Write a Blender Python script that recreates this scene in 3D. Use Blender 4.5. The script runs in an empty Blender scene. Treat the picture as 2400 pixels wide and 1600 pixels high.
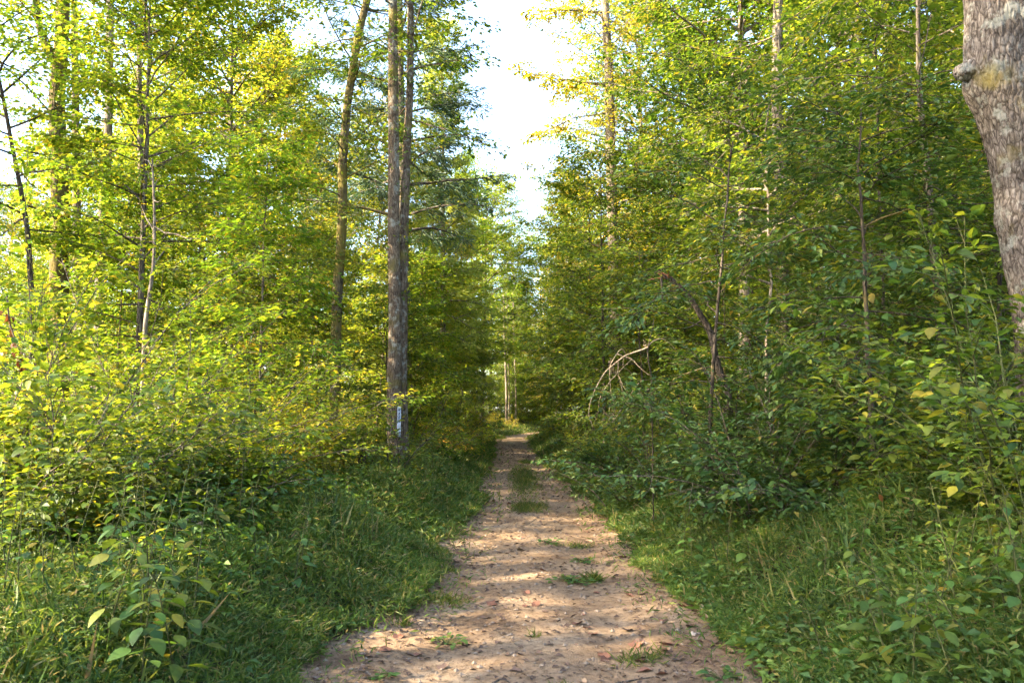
import bpy, math, random
import numpy as np
from mathutils import Matrix, Vector

# ------------------------------------------------------------------ camera, sky, sun, exposure
SC = bpy.context.scene
COL = SC.collection
R = math.radians
F_PX, HOR = 1867.0, 970.0                      # focal length and horizon in photo pixels
PITCH = math.atan((HOR - 800.0) / F_PX)
CAM_Z = 1.65
cam_d = bpy.data.cameras.new("camera")
cam_d.sensor_width = 36.0
cam_d.lens = F_PX / 2400.0 * 36.0
cam_d.clip_end = 2000.0
cam_d.dof.use_dof = True
cam_d.dof.focus_distance = 15.0
cam_d.dof.aperture_fstop = 5.6
cam = bpy.data.objects.new("camera", cam_d)
COL.objects.link(cam)
cam.location = (0, 0, CAM_Z)
cam.rotation_euler = (math.pi / 2 + PITCH, 0, 0)
SC.camera = cam

SUN_EL, SUN_AZ = R(35.0), R(-108.0)            # azimuth measured clockwise from +Y (view direction)
sun_dir = Vector((math.sin(SUN_AZ) * math.cos(SUN_EL), math.cos(SUN_AZ) * math.cos(SUN_EL), math.sin(SUN_EL)))
world = bpy.data.worlds.new("World")
SC.world = world
world.use_nodes = True
wn = world.node_tree
sky = wn.nodes.new("ShaderNodeTexSky")
sky.sky_type = 'NISHITA'
sky.sun_disc = False
sky.sun_elevation = SUN_EL
sky.sun_rotation = SUN_AZ
sky.air_density = 1.0
sky.dust_density = 2.0
sky.ozone_density = 1.0
wn.nodes["Background"].inputs["Strength"].default_value = 0.15
wn.links.new(sky.outputs[0], wn.nodes["Background"].inputs["Color"])
sun_l = bpy.data.lights.new("sun", 'SUN')
sun_l.energy = 5.0
sun_l.angle = R(0.55)
sun_l.color = (1.0, 0.86, 0.62)
sun = bpy.data.objects.new("sun", sun_l)
COL.objects.link(sun)
sun.rotation_euler = sun_dir.to_track_quat('Z', 'Y').to_euler()

SC.view_settings.view_transform = 'Standard'
SC.view_settings.look = 'None'
SC.view_settings.exposure = 3.05
SC.view_settings.gamma = 1.0
SC.view_settings.use_curve_mapping = False
SC.render.engine = 'CYCLES'
cy = SC.cycles
cy.max_bounces = 5
cy.diffuse_bounces = 3
cy.glossy_bounces = 1
cy.transmission_bounces = 4
cy.transparent_max_bounces = 4
cy.caustics_reflective = False
cy.caustics_refractive = False
cy.sample_clamp_indirect = 8.0
cy.use_denoising = True
cy.use_adaptive_sampling = True
cy.adaptive_threshold = 0.03
cy.debug_use_spatial_splits = True

# ------------------------------------------------------------------ helpers
_sp, _cp = math.sin(PITCH), math.cos(PITCH)


def W(px, py, y):
    """Point at ground distance y that the photo pixel looks towards."""
    a, b = (px - 1200.0) / F_PX, -(py - 800.0) / F_PX
    d = np.array([a, _cp - b * _sp, _sp + b * _cp])
    return np.array([0, 0, CAM_Z]) + d * (y / d[1])


def hash2(ix, iy, seed=0):
    h = (ix.astype(np.int64) * 374761393 + iy.astype(np.int64) * 668265263 + seed * 1442695041) & 0x7fffffff
    h = ((h ^ (h >> 13)) * 1274126177) & 0x7fffffff
    return ((h ^ (h >> 16)) & 0xffff) / 65535.0


def vnoise(x, y, seed=0):
    x = np.asarray(x, float); y = np.asarray(y, float)
    ix, iy = np.floor(x), np.floor(y)
    fx, fy = x - ix, y - iy
    fx = fx * fx * (3 - 2 * fx); fy = fy * fy * (3 - 2 * fy)
    a = hash2(ix, iy, seed); b = hash2(ix + 1, iy, seed)
    c = hash2(ix, iy + 1, seed); d = hash2(ix + 1, iy + 1, seed)
    return (a * (1 - fx) + b * fx) * (1 - fy) + (c * (1 - fx) + d * fx) * fy


def fbm(x, y, seed=0, o=4):
    s, a, t = 0.0, 0.5, 0.0
    for k in range(o):
        s = s + a * vnoise(np.asarray(x) * 2 ** k, np.asarray(y) * 2 ** k, seed + k)
        t += a; a *= 0.5
    return s / t


def sstep(a, b, x):
    t = np.clip((np.asarray(x, float) - a) / (b - a), 0, 1)
    return t * t * (3 - 2 * t)


def track_c(y):
    return np.interp(y, [-10, 0, 4.9, 9, 13.4, 20, 26, 40, 50, 57, 65, 75, 110], [0.0, 0.05, 0.1, 0.24, 0.34, 0.28, 0.2, 0.0, 0.05, 0.4, 1.8, 5.0, 22])


def track_w(y):
    y = np.asarray(y, float)
    return np.interp(y, [0, 4.5, 9, 13, 30], [1.55, 1.46, 1.32, 1.24, 1.2]) + 0.1 * (fbm(y * 0.35, y * 0 + 3.3, 5) - 0.5) * 2


def ground_z(x, y):
    x = np.asarray(x, float); y = np.asarray(y, float)
    u = x - track_c(y)
    wd = np.interp(y, [0, 4.5, 9, 13], [1.4, 1.33, 1.2, 1.12])
    l = np.maximum(0, -u - wd)
    r = np.maximum(0, u - wd)
    far = sstep(10, 24, y)
    z = 0.30 * sstep(0, 1.3, l) + 0.35 * sstep(1, 6, l)
    z = z + (1 - far) * 0.95 * sstep(0.1, 3.0, r) + far * 0.5 * sstep(0, 2.2, r) + 0.5 * sstep(3, 12, r)
    off = sstep(wd - .1, wd + .8, np.abs(u))
    z = z + off * 0.22 * (fbm(x * 0.7, y * 0.7, 11) - 0.5) + sstep(5, 40, np.abs(u)) * 1.2 * (fbm(x * 0.08, y * 0.08, 3) - 0.5)
    z = z + (1 - off) * (-0.035 * np.exp(-((np.abs(u) - 0.62) / 0.24) ** 2) + 0.03 * (fbm(x * 1.7, y * 0.9, 21) - 0.5))
    z = z + 0.35 * sstep(55, 95, y)
    return z


def gz(x, y):
    return float(ground_z(np.array([x]), np.array([y]))[0])


def new_mesh(name, verts, polys, mats, midx=None, smooth=False):
    """polys: list of int arrays (n,3) or (n,4)."""
    me = bpy.data.meshes.new(name)
    verts = np.ascontiguousarray(verts, dtype=np.float32)
    polys = [np.asarray(p, dtype=np.int32) for p in polys if len(p)]
    nl = sum(p.size for p in polys); npol = sum(len(p) for p in polys)
    me.vertices.add(len(verts)); me.loops.add(nl); me.polygons.add(npol)
    me.vertices.foreach_set("co", verts.ravel())
    me.loops.foreach_set("vertex_index", np.concatenate([p.ravel() for p in polys]))
    tot = np.concatenate([np.full(len(p), p.shape[1], np.int32) for p in polys])
    st = np.zeros(npol, np.int32); st[1:] = np.cumsum(tot)[:-1]
    me.polygons.foreach_set("loop_start", st)
    me.polygons.foreach_set("loop_total", tot)
    for m in mats:
        me.materials.append(m)
    if midx is not None:
        me.polygons.foreach_set("material_index", np.asarray(midx, np.int32))
    me.polygons.foreach_set("use_smooth", np.full(npol, bool(smooth)))
    me.update(calc_edges=True)
    return me


def link(name, data, parent=None, label=None, cat=None, group=None, kind=None):
    o = bpy.data.objects.new(name, data)
    COL.objects.link(o)
    if parent is not None:
        o.parent = parent
    if label: o["label"] = label
    if cat: o["category"] = cat
    if group: o["group"] = group
    if kind: o["kind"] = kind
    return o


def unit(v):
    return v / np.maximum(np.linalg.norm(v, axis=-1, keepdims=True), 1e-9)


class Geo:
    """Collects wood tubes and leaves of one plant."""
    def __init__(self):
        self.v, self.q, self.n = [], [], 0
        self.P, self.D, self.N, self.L = [], [], [], []

    def tube(self, pts, rad, sides=6, bump=None):
        pts = np.asarray(pts, float); rad = np.asarray(rad, float)
        k = len(pts)
        t = unit(np.gradient(pts, axis=0))
        ref = np.array([0.0, 1.0, 0.0]) if abs(t[0][2]) > 0.6 else np.array([0.0, 0.0, 1.0])
        a = unit(np.cross(t, ref)); b = np.cross(t, a)
        th = np.arange(sides) / sides * 2 * math.pi
        rr = np.repeat(rad[:, None], sides, 1)
        if bump is not None:
            rr = rr * bump(np.repeat(np.arange(k)[:, None], sides, 1), np.repeat(th[None], k, 0), pts)
        ring = pts[:, None, :] + rr[..., None] * (np.cos(th)[None, :, None] * a[:, None, :] + np.sin(th)[None, :, None] * b[:, None, :])
        self.v.append(ring.reshape(-1, 3))
        i = np.arange(k - 1)[:, None] * sides; j = np.arange(sides)[None]; j2 = (j + 1) % sides
        q = np.stack([i + j, i + sides + j, i + sides + j2, i + j2], -1).reshape(-1, 4)
        self.q.append(q + self.n)
        self.n += k * sides

    def leaves(self, P, D, N, L):
        self.P.append(P); self.D.append(D); self.N.append(N); self.L.append(L)

    def wood_mesh(self, name, mat, smooth=True):
        return new_mesh(name, np.concatenate(self.v), [np.concatenate(self.q)], [mat], None, smooth)

    def leaf_arrays(self):
        return [np.concatenate(z) for z in (self.P, self.D, self.N, self.L)]


def leaf_mesh(name, P, D, N, L, ratio, mat, shape='r2', rng=None):
    D = unit(D); S = unit(np.cross(D, N)); N = np.cross(S, D)
    L = L[:, None]; Wd = L * ratio
    n = len(P)
    if shape == 'r2':
        fold = 0.18
        v = np.stack([P, P + D * L * .42 - S * Wd * .5 + N * Wd * fold, P + D * L - N * L * .12, P + D * L * .42 + S * Wd * .5 + N * Wd * fold], 1)
        b = np.arange(n)[:, None] * 4
        tri = np.concatenate([b + np.array([0, 2, 1]), b + np.array([0, 3, 2])])
    else:
        v = np.stack([P, P + D * L * .36 - S * Wd * .5 + N * Wd * .14, P + D * L * .5, P + D * L * .36 + S * Wd * .5 + N * Wd * .14,
                      P + D * L - N * L * .16, P + D * L * .74 - S * Wd * .34 + N * Wd * .06, P + D * L * .74 + S * Wd * .34 + N * Wd * .06], 1)
        b = np.arange(n)[:, None] * 7
        tri = np.concatenate([b + np.array(t) for t in ([0, 2, 1], [0, 3, 2], [1, 2, 5], [2, 3, 6], [2, 4, 5], [2, 6, 4])])
    return new_mesh(name, v.reshape(-1, 3), [tri], [mat])


def unit_leaf(name, mat, ratio=0.6, droop=0.2, serr=0.0, stations=((.12, .55), (.3, .95), (.5, 1.0), (.72, .7), (.9, .28)), cup=0.1):
    """One leaf of length 1 along +Y, shared by every leaf object."""
    v = [(0, 0, 0)]
    for t, w in stations:
        z = -droop * t * t
        v += [(-ratio * .5 * w, t - serr, z + cup * w * ratio), (0, t, z), (ratio * .5 * w, t - serr, z + cup * w * ratio)]
    v.append((0, 1, -droop))
    f = [(0, 2, 1), (0, 3, 2)]
    k = len(stations)
    tris = list(f)
    for i in range(k - 1):
        a, b = 1 + 3 * i, 4 + 3 * i
        tris += [(a, a + 1, b + 1), (a, b + 1, b), (a + 1, a + 2, b + 2), (a + 1, b + 2, b + 1)]
    a = 1 + 3 * (k - 1); e = len(v) - 1
    tris += [(a, a + 1, e), (a + 1, a + 2, e)]
    return new_mesh(name, np.array(v), [np.array(tris)], [mat], None, True)


def put_leaf(parent, me, p, d, n, ln, name='leaf'):
    d = d / np.linalg.norm(d); s = np.cross(d, n); s /= max(np.linalg.norm(s), 1e-6); nn = np.cross(s, d)
    m = Matrix(((s[0] * ln, d[0] * ln, nn[0] * ln, p[0]), (s[1] * ln, d[1] * ln, nn[1] * ln, p[1]), (s[2] * ln, d[2] * ln, nn[2] * ln, p[2]), (0, 0, 0, 1)))
    o = link(name, me, parent)
    o.matrix_basis = m
    return o


# ------------------------------------------------------------------ materials
def nodes(name):
    m = bpy.data.materials.new(name)
    m.use_nodes = True
    nt = m.node_tree
    return m, nt, nt.nodes["Principled BSDF"], nt.nodes["Material Output"]


def ramp(nt, stops, interp='LINEAR'):
    r = nt.nodes.new("ShaderNodeValToRGB")
    r.color_ramp.interpolation = interp
    el = r.color_ramp.elements
    while len(el) < len(stops): el.new(0.5)
    for e, (p, c) in zip(el, stops):
        e.position = p; e.color = (*c, 1)
    return r


def leaf_material(name, stops, trans=0.5, tint=(1.75, 1.55, 0.75), rough=0.5, spec=0.35):
    m, nt, pb, out = nodes(name)
    L = nt.links.new
    geo = nt.nodes.new("ShaderNodeNewGeometry"); oi = nt.nodes.new("ShaderNodeObjectInfo")
    ma = nt.nodes.new("ShaderNodeMath"); ma.operation = 'MULTIPLY_ADD'
    L(oi.outputs["Random"], ma.inputs[0]); ma.inputs[1].default_value = 17.3
    L(geo.outputs["Random Per Island"], ma.inputs[2])
    fr = nt.nodes.new("ShaderNodeMath"); fr.operation = 'FRACT'
    L(ma.outputs[0], fr.inputs[0])
    rp = ramp(nt, stops)
    L(fr.outputs[0], rp.inputs[0])
    # blotches a little larger than a leaf
    tc = nt.nodes.new("ShaderNodeTexCoord"); nz = nt.nodes.new("ShaderNodeTexNoise")
    nz.inputs["Scale"].default_value = 1.6; nz.inputs["Detail"].default_value = 2
    L(tc.outputs["Object"], nz.inputs["Vector"])
    hs = nt.nodes.new("ShaderNodeHueSaturation")
    mr = nt.nodes.new("ShaderNodeMapRange")
    mr.inputs[1].default_value = .3; mr.inputs[2].default_value = .7; mr.inputs[3].default_value = .72; mr.inputs[4].default_value = 1.3
    L(nz.outputs["Fac"], mr.inputs[0]); L(mr.outputs[0], hs.inputs["Value"])
    hm = nt.nodes.new("ShaderNodeMapRange")
    hm.inputs[3].default_value = .485; hm.inputs[4].default_value = .515
    L(oi.outputs["Random"], hm.inputs[0]); L(hm.outputs[0], hs.inputs["Hue"])
    L(rp.outputs[0], hs.inputs["Color"])
    L(hs.outputs[0], pb.inputs["Base Color"])
    pb.inputs["Roughness"].default_value = rough
    pb.inputs["Specular IOR Level"].default_value = spec
    tr = nt.nodes.new("ShaderNodeBsdfTranslucent")
    mx = nt.nodes.new("ShaderNodeVectorMath"); mx.operation = 'MULTIPLY'
    mx.inputs[1].default_value = tint
    L(hs.outputs[0], mx.inputs[0]); L(mx.outputs[0], tr.inputs["Color"])
    ms = nt.nodes.new("ShaderNodeMixShader"); ms.inputs[0].default_value = trans
    L(pb.outputs[0], ms.inputs[1]); L(tr.outputs[0], ms.inputs[2]); L(ms.outputs[0], out.inputs["Surface"])
    return m


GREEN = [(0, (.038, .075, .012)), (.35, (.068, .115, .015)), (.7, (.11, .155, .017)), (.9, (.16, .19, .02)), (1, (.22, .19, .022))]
WARM = [(0, (.07, .13, .014)), (.35, (.12, .19, .018)), (.7, (.18, .24, .02)), (.92, (.25, .26, .024)), (1, (.33, .24, .026))]  # yellow-green leaves, brightened in colour for the sunlit left side
DEEP = [(0, (.022, .056, .013)), (.4, (.04, .085, .017)), (.75, (.068, .12, .02)), (.96, (.115, .15, .024)), (1, (.24, .18, .03))]  # deep green leaves, darkened in colour for the shaded right side
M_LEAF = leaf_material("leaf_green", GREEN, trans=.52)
M_WARM = leaf_material("leaf_sunlit_yellow_green", WARM, trans=.56)
M_DEEP = leaf_material("leaf_shaded_deep_green", DEEP, trans=0.34)
M_GOLD = leaf_material("leaf_golden", [(0, (.12, .15, .02)), (.4, (.22, .23, .025)), (.8, (.33, .28, .03)), (1, (.42, .25, .03))])
M_NEEDLE = leaf_material("needle_blue_green", [(0, (.03, .06, .03)), (.5, (.05, .09, .045)), (1, (.09, .12, .04))], trans=0.25, tint=(1.3, 1.4, .9))
M_CEDAR = leaf_material("cedar_yellow_green", [(0, (.12, .17, .03)), (.5, (.22, .26, .045)), (1, (.32, .32, .06))], trans=0.45)
M_GRASS = leaf_material("grass_green", [(0, (.035, .07, .012)), (.4, (.07, .115, .018)), (.7, (.115, .155, .024)), (.88, (.17, .18, .04)), (1, (.26, .18, .09))], trans=0.4, rough=0.5)
M_HERB = leaf_material("herb_leaf", [(0, (.04, .095, .022)), (.5, (.068, .135, .024)), (.9, (.1, .165, .026)), (1, (.2, .18, .03))], trans=0.42, rough=0.55, spec=.3)
M_YELLOW = leaf_material("yellow_leaf", [(0, (.5, .35, .02)), (1, (.6, .4, .03))])
M_RUST = leaf_material("rust_dead_leaf", [(0, (.14, .055, .02)), (1, (.25, .1, .035))], trans=0.25, tint=(1.3, 1, .8), spec=.15)


def bark_material(name, c0, c1, c2, scale=1.0, moss=0.0, strength=0.5, stretch=0.12, lichen=0.0, crack=.1):
    m, nt, pb, out = nodes(name)
    L = nt.links.new
    tc = nt.nodes.new("ShaderNodeTexCoord"); mp = nt.nodes.new("ShaderNodeMapping")
    mp.inputs["Scale"].default_value = (1, 1, stretch)
    L(tc.outputs["Object"], mp.inputs["Vector"])
    n1 = nt.nodes.new("ShaderNodeTexNoise"); n1.inputs["Scale"].default_value = 26 * scale; n1.inputs["Detail"].default_value = 6; n1.inputs["Roughness"].default_value = .65
    L(mp.outputs[0], n1.inputs["Vector"])
    v1 = nt.nodes.new("ShaderNodeTexVoronoi"); v1.feature = 'DISTANCE_TO_EDGE'; v1.inputs["Scale"].default_value = 22 * scale
    L(mp.outputs[0], v1.inputs["Vector"])
    n2 = nt.nodes.new("ShaderNodeTexNoise"); n2.inputs["Scale"].default_value = 3.2; n2.inputs["Detail"].default_value = 4
    L(tc.outputs["Object"], n2.inputs["Vector"])
    r1 = ramp(nt, [(.3, c0), (.5, c1), (.72, c2)])
    L(n1.outputs["Fac"], r1.inputs[0])
    mx = nt.nodes.new("ShaderNodeMix"); mx.data_type = 'RGBA'; mx.blend_type = 'MULTIPLY'
    r2 = ramp(nt, [(.3, (.55, .52, .48)), (.6, (1.1, 1.08, 1.05))])
    L(n2.outputs["Fac"], r2.inputs[0]); mx.inputs[0].default_value = .8
    L(r1.outputs[0], mx.inputs[6]); L(r2.outputs[0], mx.inputs[7])
    last = mx.outputs[2]
    rc = ramp(nt, [(.0, (.25, .23, .21)), (crack * .35, (.45, .42, .39)), (crack, (1, 1, 1))])
    L(v1.outputs["Distance"], rc.inputs[0])
    mc = nt.nodes.new("ShaderNodeMix"); mc.data_type = 'RGBA'; mc.blend_type = 'MULTIPLY'; mc.inputs[0].default_value = .8
    L(last, mc.inputs[6]); L(rc.outputs[0], mc.inputs[7])
    last = mc.outputs[2]
    if lichen > 0:
        n4 = nt.nodes.new("ShaderNodeTexNoise"); n4.inputs["Scale"].default_value = 5.5; n4.inputs["Detail"].default_value = 8; n4.inputs["Roughness"].default_value = .7
        L(tc.outputs["Object"], n4.inputs["Vector"])
        rl = ramp(nt, [(.53, (0, 0, 0)), (.6, (lichen, lichen, lichen))])
        L(n4.outputs["Fac"], rl.inputs[0])
        m4 = nt.nodes.new("ShaderNodeMix"); m4.data_type = 'RGBA'
        L(rl.outputs[0], m4.inputs[0]); L(last, m4.inputs[6]); m4.inputs[7].default_value = (.3, .3, .25, 1)
        last = m4.outputs[2]
    if moss > 0:
        n3 = nt.nodes.new("ShaderNodeTexNoise"); n3.inputs["Scale"].default_value = 1.7; n3.inputs["Detail"].default_value = 6
        L(tc.outputs["Object"], n3.inputs["Vector"])
        rm = ramp(nt, [(.62 - .25 * moss, (0, 0, 0)), (.74 - .2 * moss, (1, 1, 1))])
        L(n3.outputs["Fac"], rm.inputs[0])
        m2 = nt.nodes.new("ShaderNodeMix"); m2.data_type = 'RGBA'
        L(rm.outputs[0], m2.inputs[0]); L(last, m2.inputs[6]); m2.inputs[7].default_value = (.15, .115, .03, 1)
        last = m2.outputs[2]
    L(last, pb.inputs["Base Color"])
    pb.inputs["Roughness"].default_value = .92
    pb.inputs["Specular IOR Level"].default_value = .15
    bp = nt.nodes.new("ShaderNodeBump"); bp.inputs["Strength"].default_value = strength; bp.inputs["Distance"].default_value = .03
    ad = nt.nodes.new("ShaderNodeMath"); ad.operation = 'MULTIPLY_ADD'
    L(v1.outputs["Distance"], ad.inputs[0]); ad.inputs[1].default_value = 1.2; L(n1.outputs["Fac"], ad.inputs[2])
    L(ad.outputs[0], bp.inputs["Height"]); L(bp.outputs[0], pb.inputs["Normal"])
    return m


M_BARK = bark_material("bark_grey_brown", (.035, .028, .022), (.13, .105, .08), (.26, .22, .18), 1, .25)
M_BARK_PALE = bark_material("bark_pale", (.1, .08, .06), (.21, .17, .13), (.34, .29, .23), .8, .1)
M_BARK_OAK = bark_material("bark_oak_grey", (.04, .033, .028), (.13, .105, .086), (.26, .225, .19), 1.35, .12, .9, .3, .45, .13)
M_BARK_TWIN = bark_material("bark_twin_grey", (.045, .033, .024), (.14, .1, .068), (.26, .2, .145), 1.4, .3, .9, .2, .55)
M_BARK_MOSS = bark_material("bark_mossy", (.04, .03, .02), (.12, .095, .06), (.22, .17, .1), 1, .9)
M_BARK_DARK = bark_material("bark_dark", (.02, .016, .012), (.07, .055, .042), (.14, .11, .085), 1.2, .2)
M_DEAD = bark_material("dead_wood", (.2, .14, .09), (.38, .28, .19), (.5, .4, .29), 2.5, 0, .3)
M_RED_WOOD = bark_material("splintered_red_wood", (.16, .06, .03), (.3, .13, .07), (.42, .22, .13), 2.5, 0, .4)
M_STEM = bark_material("green_stem", (.05, .06, .02), (.09, .1, .035), (.14, .12, .05), 2, 0, .1)


def ground_material():
    m, nt, pb, out = nodes("forest_floor")
    L = nt.links.new
    tc = nt.nodes.new("ShaderNodeTexCoord")
    n1 = nt.nodes.new("ShaderNodeTexNoise"); n1.inputs["Scale"].default_value = 9; n1.inputs["Detail"].default_value = 7
    L(tc.outputs["Object"], n1.inputs["Vector"])
    r1 = ramp(nt, [(.3, (.02, .016, .01)), (.5, (.05, .038, .022)), (.7, (.09, .065, .035))])
    L(n1.outputs["Fac"], r1.inputs[0])
    n2 = nt.nodes.new("ShaderNodeTexNoise"); n2.inputs["Scale"].default_value = 1.1; n2.inputs["Detail"].default_value = 5
    L(tc.outputs["Object"], n2.inputs["Vector"])
    r2 = ramp(nt, [(.4, (0, 0, 0)), (.6, (1, 1, 1))])
    L(n2.outputs["Fac"], r2.inputs[0])
    mx = nt.nodes.new("ShaderNodeMix"); mx.data_type = 'RGBA'
    L(r2.outputs[0], mx.inputs[0]); L(r1.outputs[0], mx.inputs[6]); mx.inputs[7].default_value = (.035, .055, .014, 1)
    L(mx.outputs[2], pb.inputs["Base Color"])
    pb.inputs["Roughness"].default_value = 1; pb.inputs["Specular IOR Level"].default_value = .1
    bp = nt.nodes.new("ShaderNodeBump"); bp.inputs["Strength"].default_value = .7; bp.inputs["Distance"].default_value = .05
    L(n1.outputs["Fac"], bp.inputs["Height"]); L(bp.outputs[0], pb.inputs["Normal"])
    return m


def track_material():
    m, nt, pb, out = nodes("sandy_dirt")
    L = nt.links.new
    tc = nt.nodes.new("ShaderNodeTexCoord")
    def noise(s, d=6, ro=.6):
        n = nt.nodes.new("ShaderNodeTexNoise"); n.inputs["Scale"].default_value = s; n.inputs["Detail"].default_value = d; n.inputs["Roughness"].default_value = ro
        L(tc.outputs["Object"], n.inputs["Vector"]); return n
    n1 = noise(1.3, 7, .65); n2 = noise(16, 8, .72); n3 = noise(90, 3)
    r1 = ramp(nt, [(.3, (.125, .075, .042)), (.45, (.225, .145, .083)), (.58, (.295, .2, .12)), (.72, (.385, .28, .175))])
    L(n1.outputs["Fac"], r1.inputs[0])
    r2 = ramp(nt, [(.36, (.3, .27, .25)), (.46, (.8, .77, .74)), (.54, (1, 1, 1)), (.7, (1.18, 1.15, 1.1))])
    L(n2.outputs["Fac"], r2.inputs[0])
    mx = nt.nodes.new("ShaderNodeMix"); mx.data_type = 'RGBA'; mx.blend_type = 'MULTIPLY'; mx.inputs[0].default_value = .85
    L(r1.outputs[0], mx.inputs[6]); L(r2.outputs[0], mx.inputs[7])
    vo = nt.nodes.new("ShaderNodeTexVoronoi"); vo.inputs["Scale"].default_value = 34
    L(tc.outputs["Object"], vo.inputs["Vector"])
    rv = ramp(nt, [(.0, (.3, .26, .23)), (.14, (.62, .58, .54)), (.24, (1, 1, 1))])
    L(vo.outputs["Distance"], rv.inputs[0])
    m2 = nt.nodes.new("ShaderNodeMix"); m2.data_type = 'RGBA'; m2.blend_type = 'MULTIPLY'; m2.inputs[0].default_value = .75
    L(mx.outputs[2], m2.inputs[6]); L(rv.outputs[0], m2.inputs[7])
    L(m2.outputs[2], pb.inputs["Base Color"])
    pb.inputs["Roughness"].default_value = .95; pb.inputs["Specular IOR Level"].default_value = .2
    ad = nt.nodes.new("ShaderNodeMath"); ad.operation = 'MULTIPLY_ADD'
    L(n3.outputs["Fac"], ad.inputs[0]); ad.inputs[1].default_value = .35; L(n2.outputs["Fac"], ad.inputs[2])
    bp = nt.nodes.new("ShaderNodeBump"); bp.inputs["Strength"].default_value = .9; bp.inputs["Distance"].default_value = .035
    L(ad.outputs[0], bp.inputs["Height"]); L(bp.outputs[0], pb.inputs["Normal"])
    return m


def plain(name, c, rough=.8, spec=.3):
    m, nt, pb, out = nodes(name)
    n = nt.nodes.new("ShaderNodeTexNoise"); n.inputs["Scale"].default_value = 18; n.inputs["Detail"].default_value = 5
    tc = nt.nodes.new("ShaderNodeTexCoord"); oi = nt.nodes.new("ShaderNodeObjectInfo")
    nt.links.new(tc.outputs["Object"], n.inputs["Vector"])
    a = tuple(x * .65 for x in c); b = tuple(min(1, x * 1.25) for x in c)
    r = ramp(nt, [(.3, a), (.7, b)])
    nt.links.new(n.outputs["Fac"], r.inputs[0])
    hs = nt.nodes.new("ShaderNodeHueSaturation")
    mr = nt.nodes.new("ShaderNodeMapRange"); mr.inputs[3].default_value = .7; mr.inputs[4].default_value = 1.35
    nt.links.new(oi.outputs["Random"], mr.inputs[0]); nt.links.new(mr.outputs[0], hs.inputs["Value"]); nt.links.new(r.outputs[0], hs.inputs["Color"])
    nt.links.new(hs.outputs[0], pb.inputs["Base Color"])
    pb.inputs["Roughness"].default_value = rough; pb.inputs["Specular IOR Level"].default_value = spec
    return m


M_FLOOR = ground_material()
M_TRACK = track_material()
M_BROWN = plain("dry_leaf_brown", (.1, .06, .04))
M_RUSSET = plain("dry_leaf_russet", (.15, .065, .038))
M_TAN = plain("dry_leaf_tan", (.25, .16, .09))
M_STONE = plain("pebble_stone", (.25, .185, .13))
M_ROCK = plain("rock_pale", (.4, .31, .23))
M_SIGN = plain("marker_plate_white", (.3, .33, .39), .45, .5)
M_INK = plain("marker_ink_dark", (.1, .12, .18), .5)
M_TAG = plain("grey_green_tag", (.24, .28, .2), .6)

# ------------------------------------------------------------------ ground and track
def axis(lo, hi, n, c, k):
    t = np.linspace(-1, 1, n)
    s = np.sinh(t * k) / math.sinh(k)
    return np.where(s < 0, c + s * (c - lo), c + s * (hi - c))


gx = axis(-420, 420, 181, 0.2, 5.2)
gy = axis(-120, 700, 211, 7.0, 4.8)
X, Y = np.meshgrid(gx, gy)
Z = ground_z(X, Y)
Z -= 0.07 * (1 - sstep(track_w(Y) + .02, track_w(Y) + .3, np.abs(X - track_c(Y)))) * (1 - sstep(70, 100, Y))
V = np.stack([X, Y, Z], -1).reshape(-1, 3)
nx, ny = len(gx), len(gy)
i = np.arange(ny - 1)[:, None] * nx + np.arange(nx - 1)[None]
Q = np.stack([i, i + 1, i + nx + 1, i + nx], -1).reshape(-1, 4)
link("ground", new_mesh("ground", V, [Q], [M_FLOOR], None, True), kind="structure")

ty = np.concatenate([np.arange(-4, 3, .25), np.arange(3, 12, .05), np.arange(12, 30, .15), np.arange(30, 100, .6)])
tu = np.linspace(-1, 1, 53)
Yt, Ut = np.meshgrid(ty, tu, indexing='ij')
el = track_w(Yt) + .22 + .22 * (fbm(Yt * 1.9, Yt * 0 + 1, 31) - .4) * 1.5
er = track_w(Yt) + .22 + .22 * (fbm(Yt * 1.9, Yt * 0 + 9, 32) - .4) * 1.5
Xt = track_c(Yt) + np.where(Ut < 0, Ut * el, Ut * er)
Zt = ground_z(Xt, Yt) + .004 + .013 * (fbm(Xt * 6, Yt * 6, 41, 4) - .5) - .1 * sstep(.86, 1, np.abs(Ut))
V = np.stack([Xt, Yt, Zt], -1).reshape(-1, 3)
a, b = Yt.shape
i = np.arange(a - 1)[:, None] * b + np.arange(b - 1)[None]
Q = np.stack([i, i + 1, i + b + 1, i + b], -1).reshape(-1, 4)
link("dirt_track", new_mesh("dirt_track", V, [Q], [M_TRACK], None, True), kind="structure")


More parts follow.
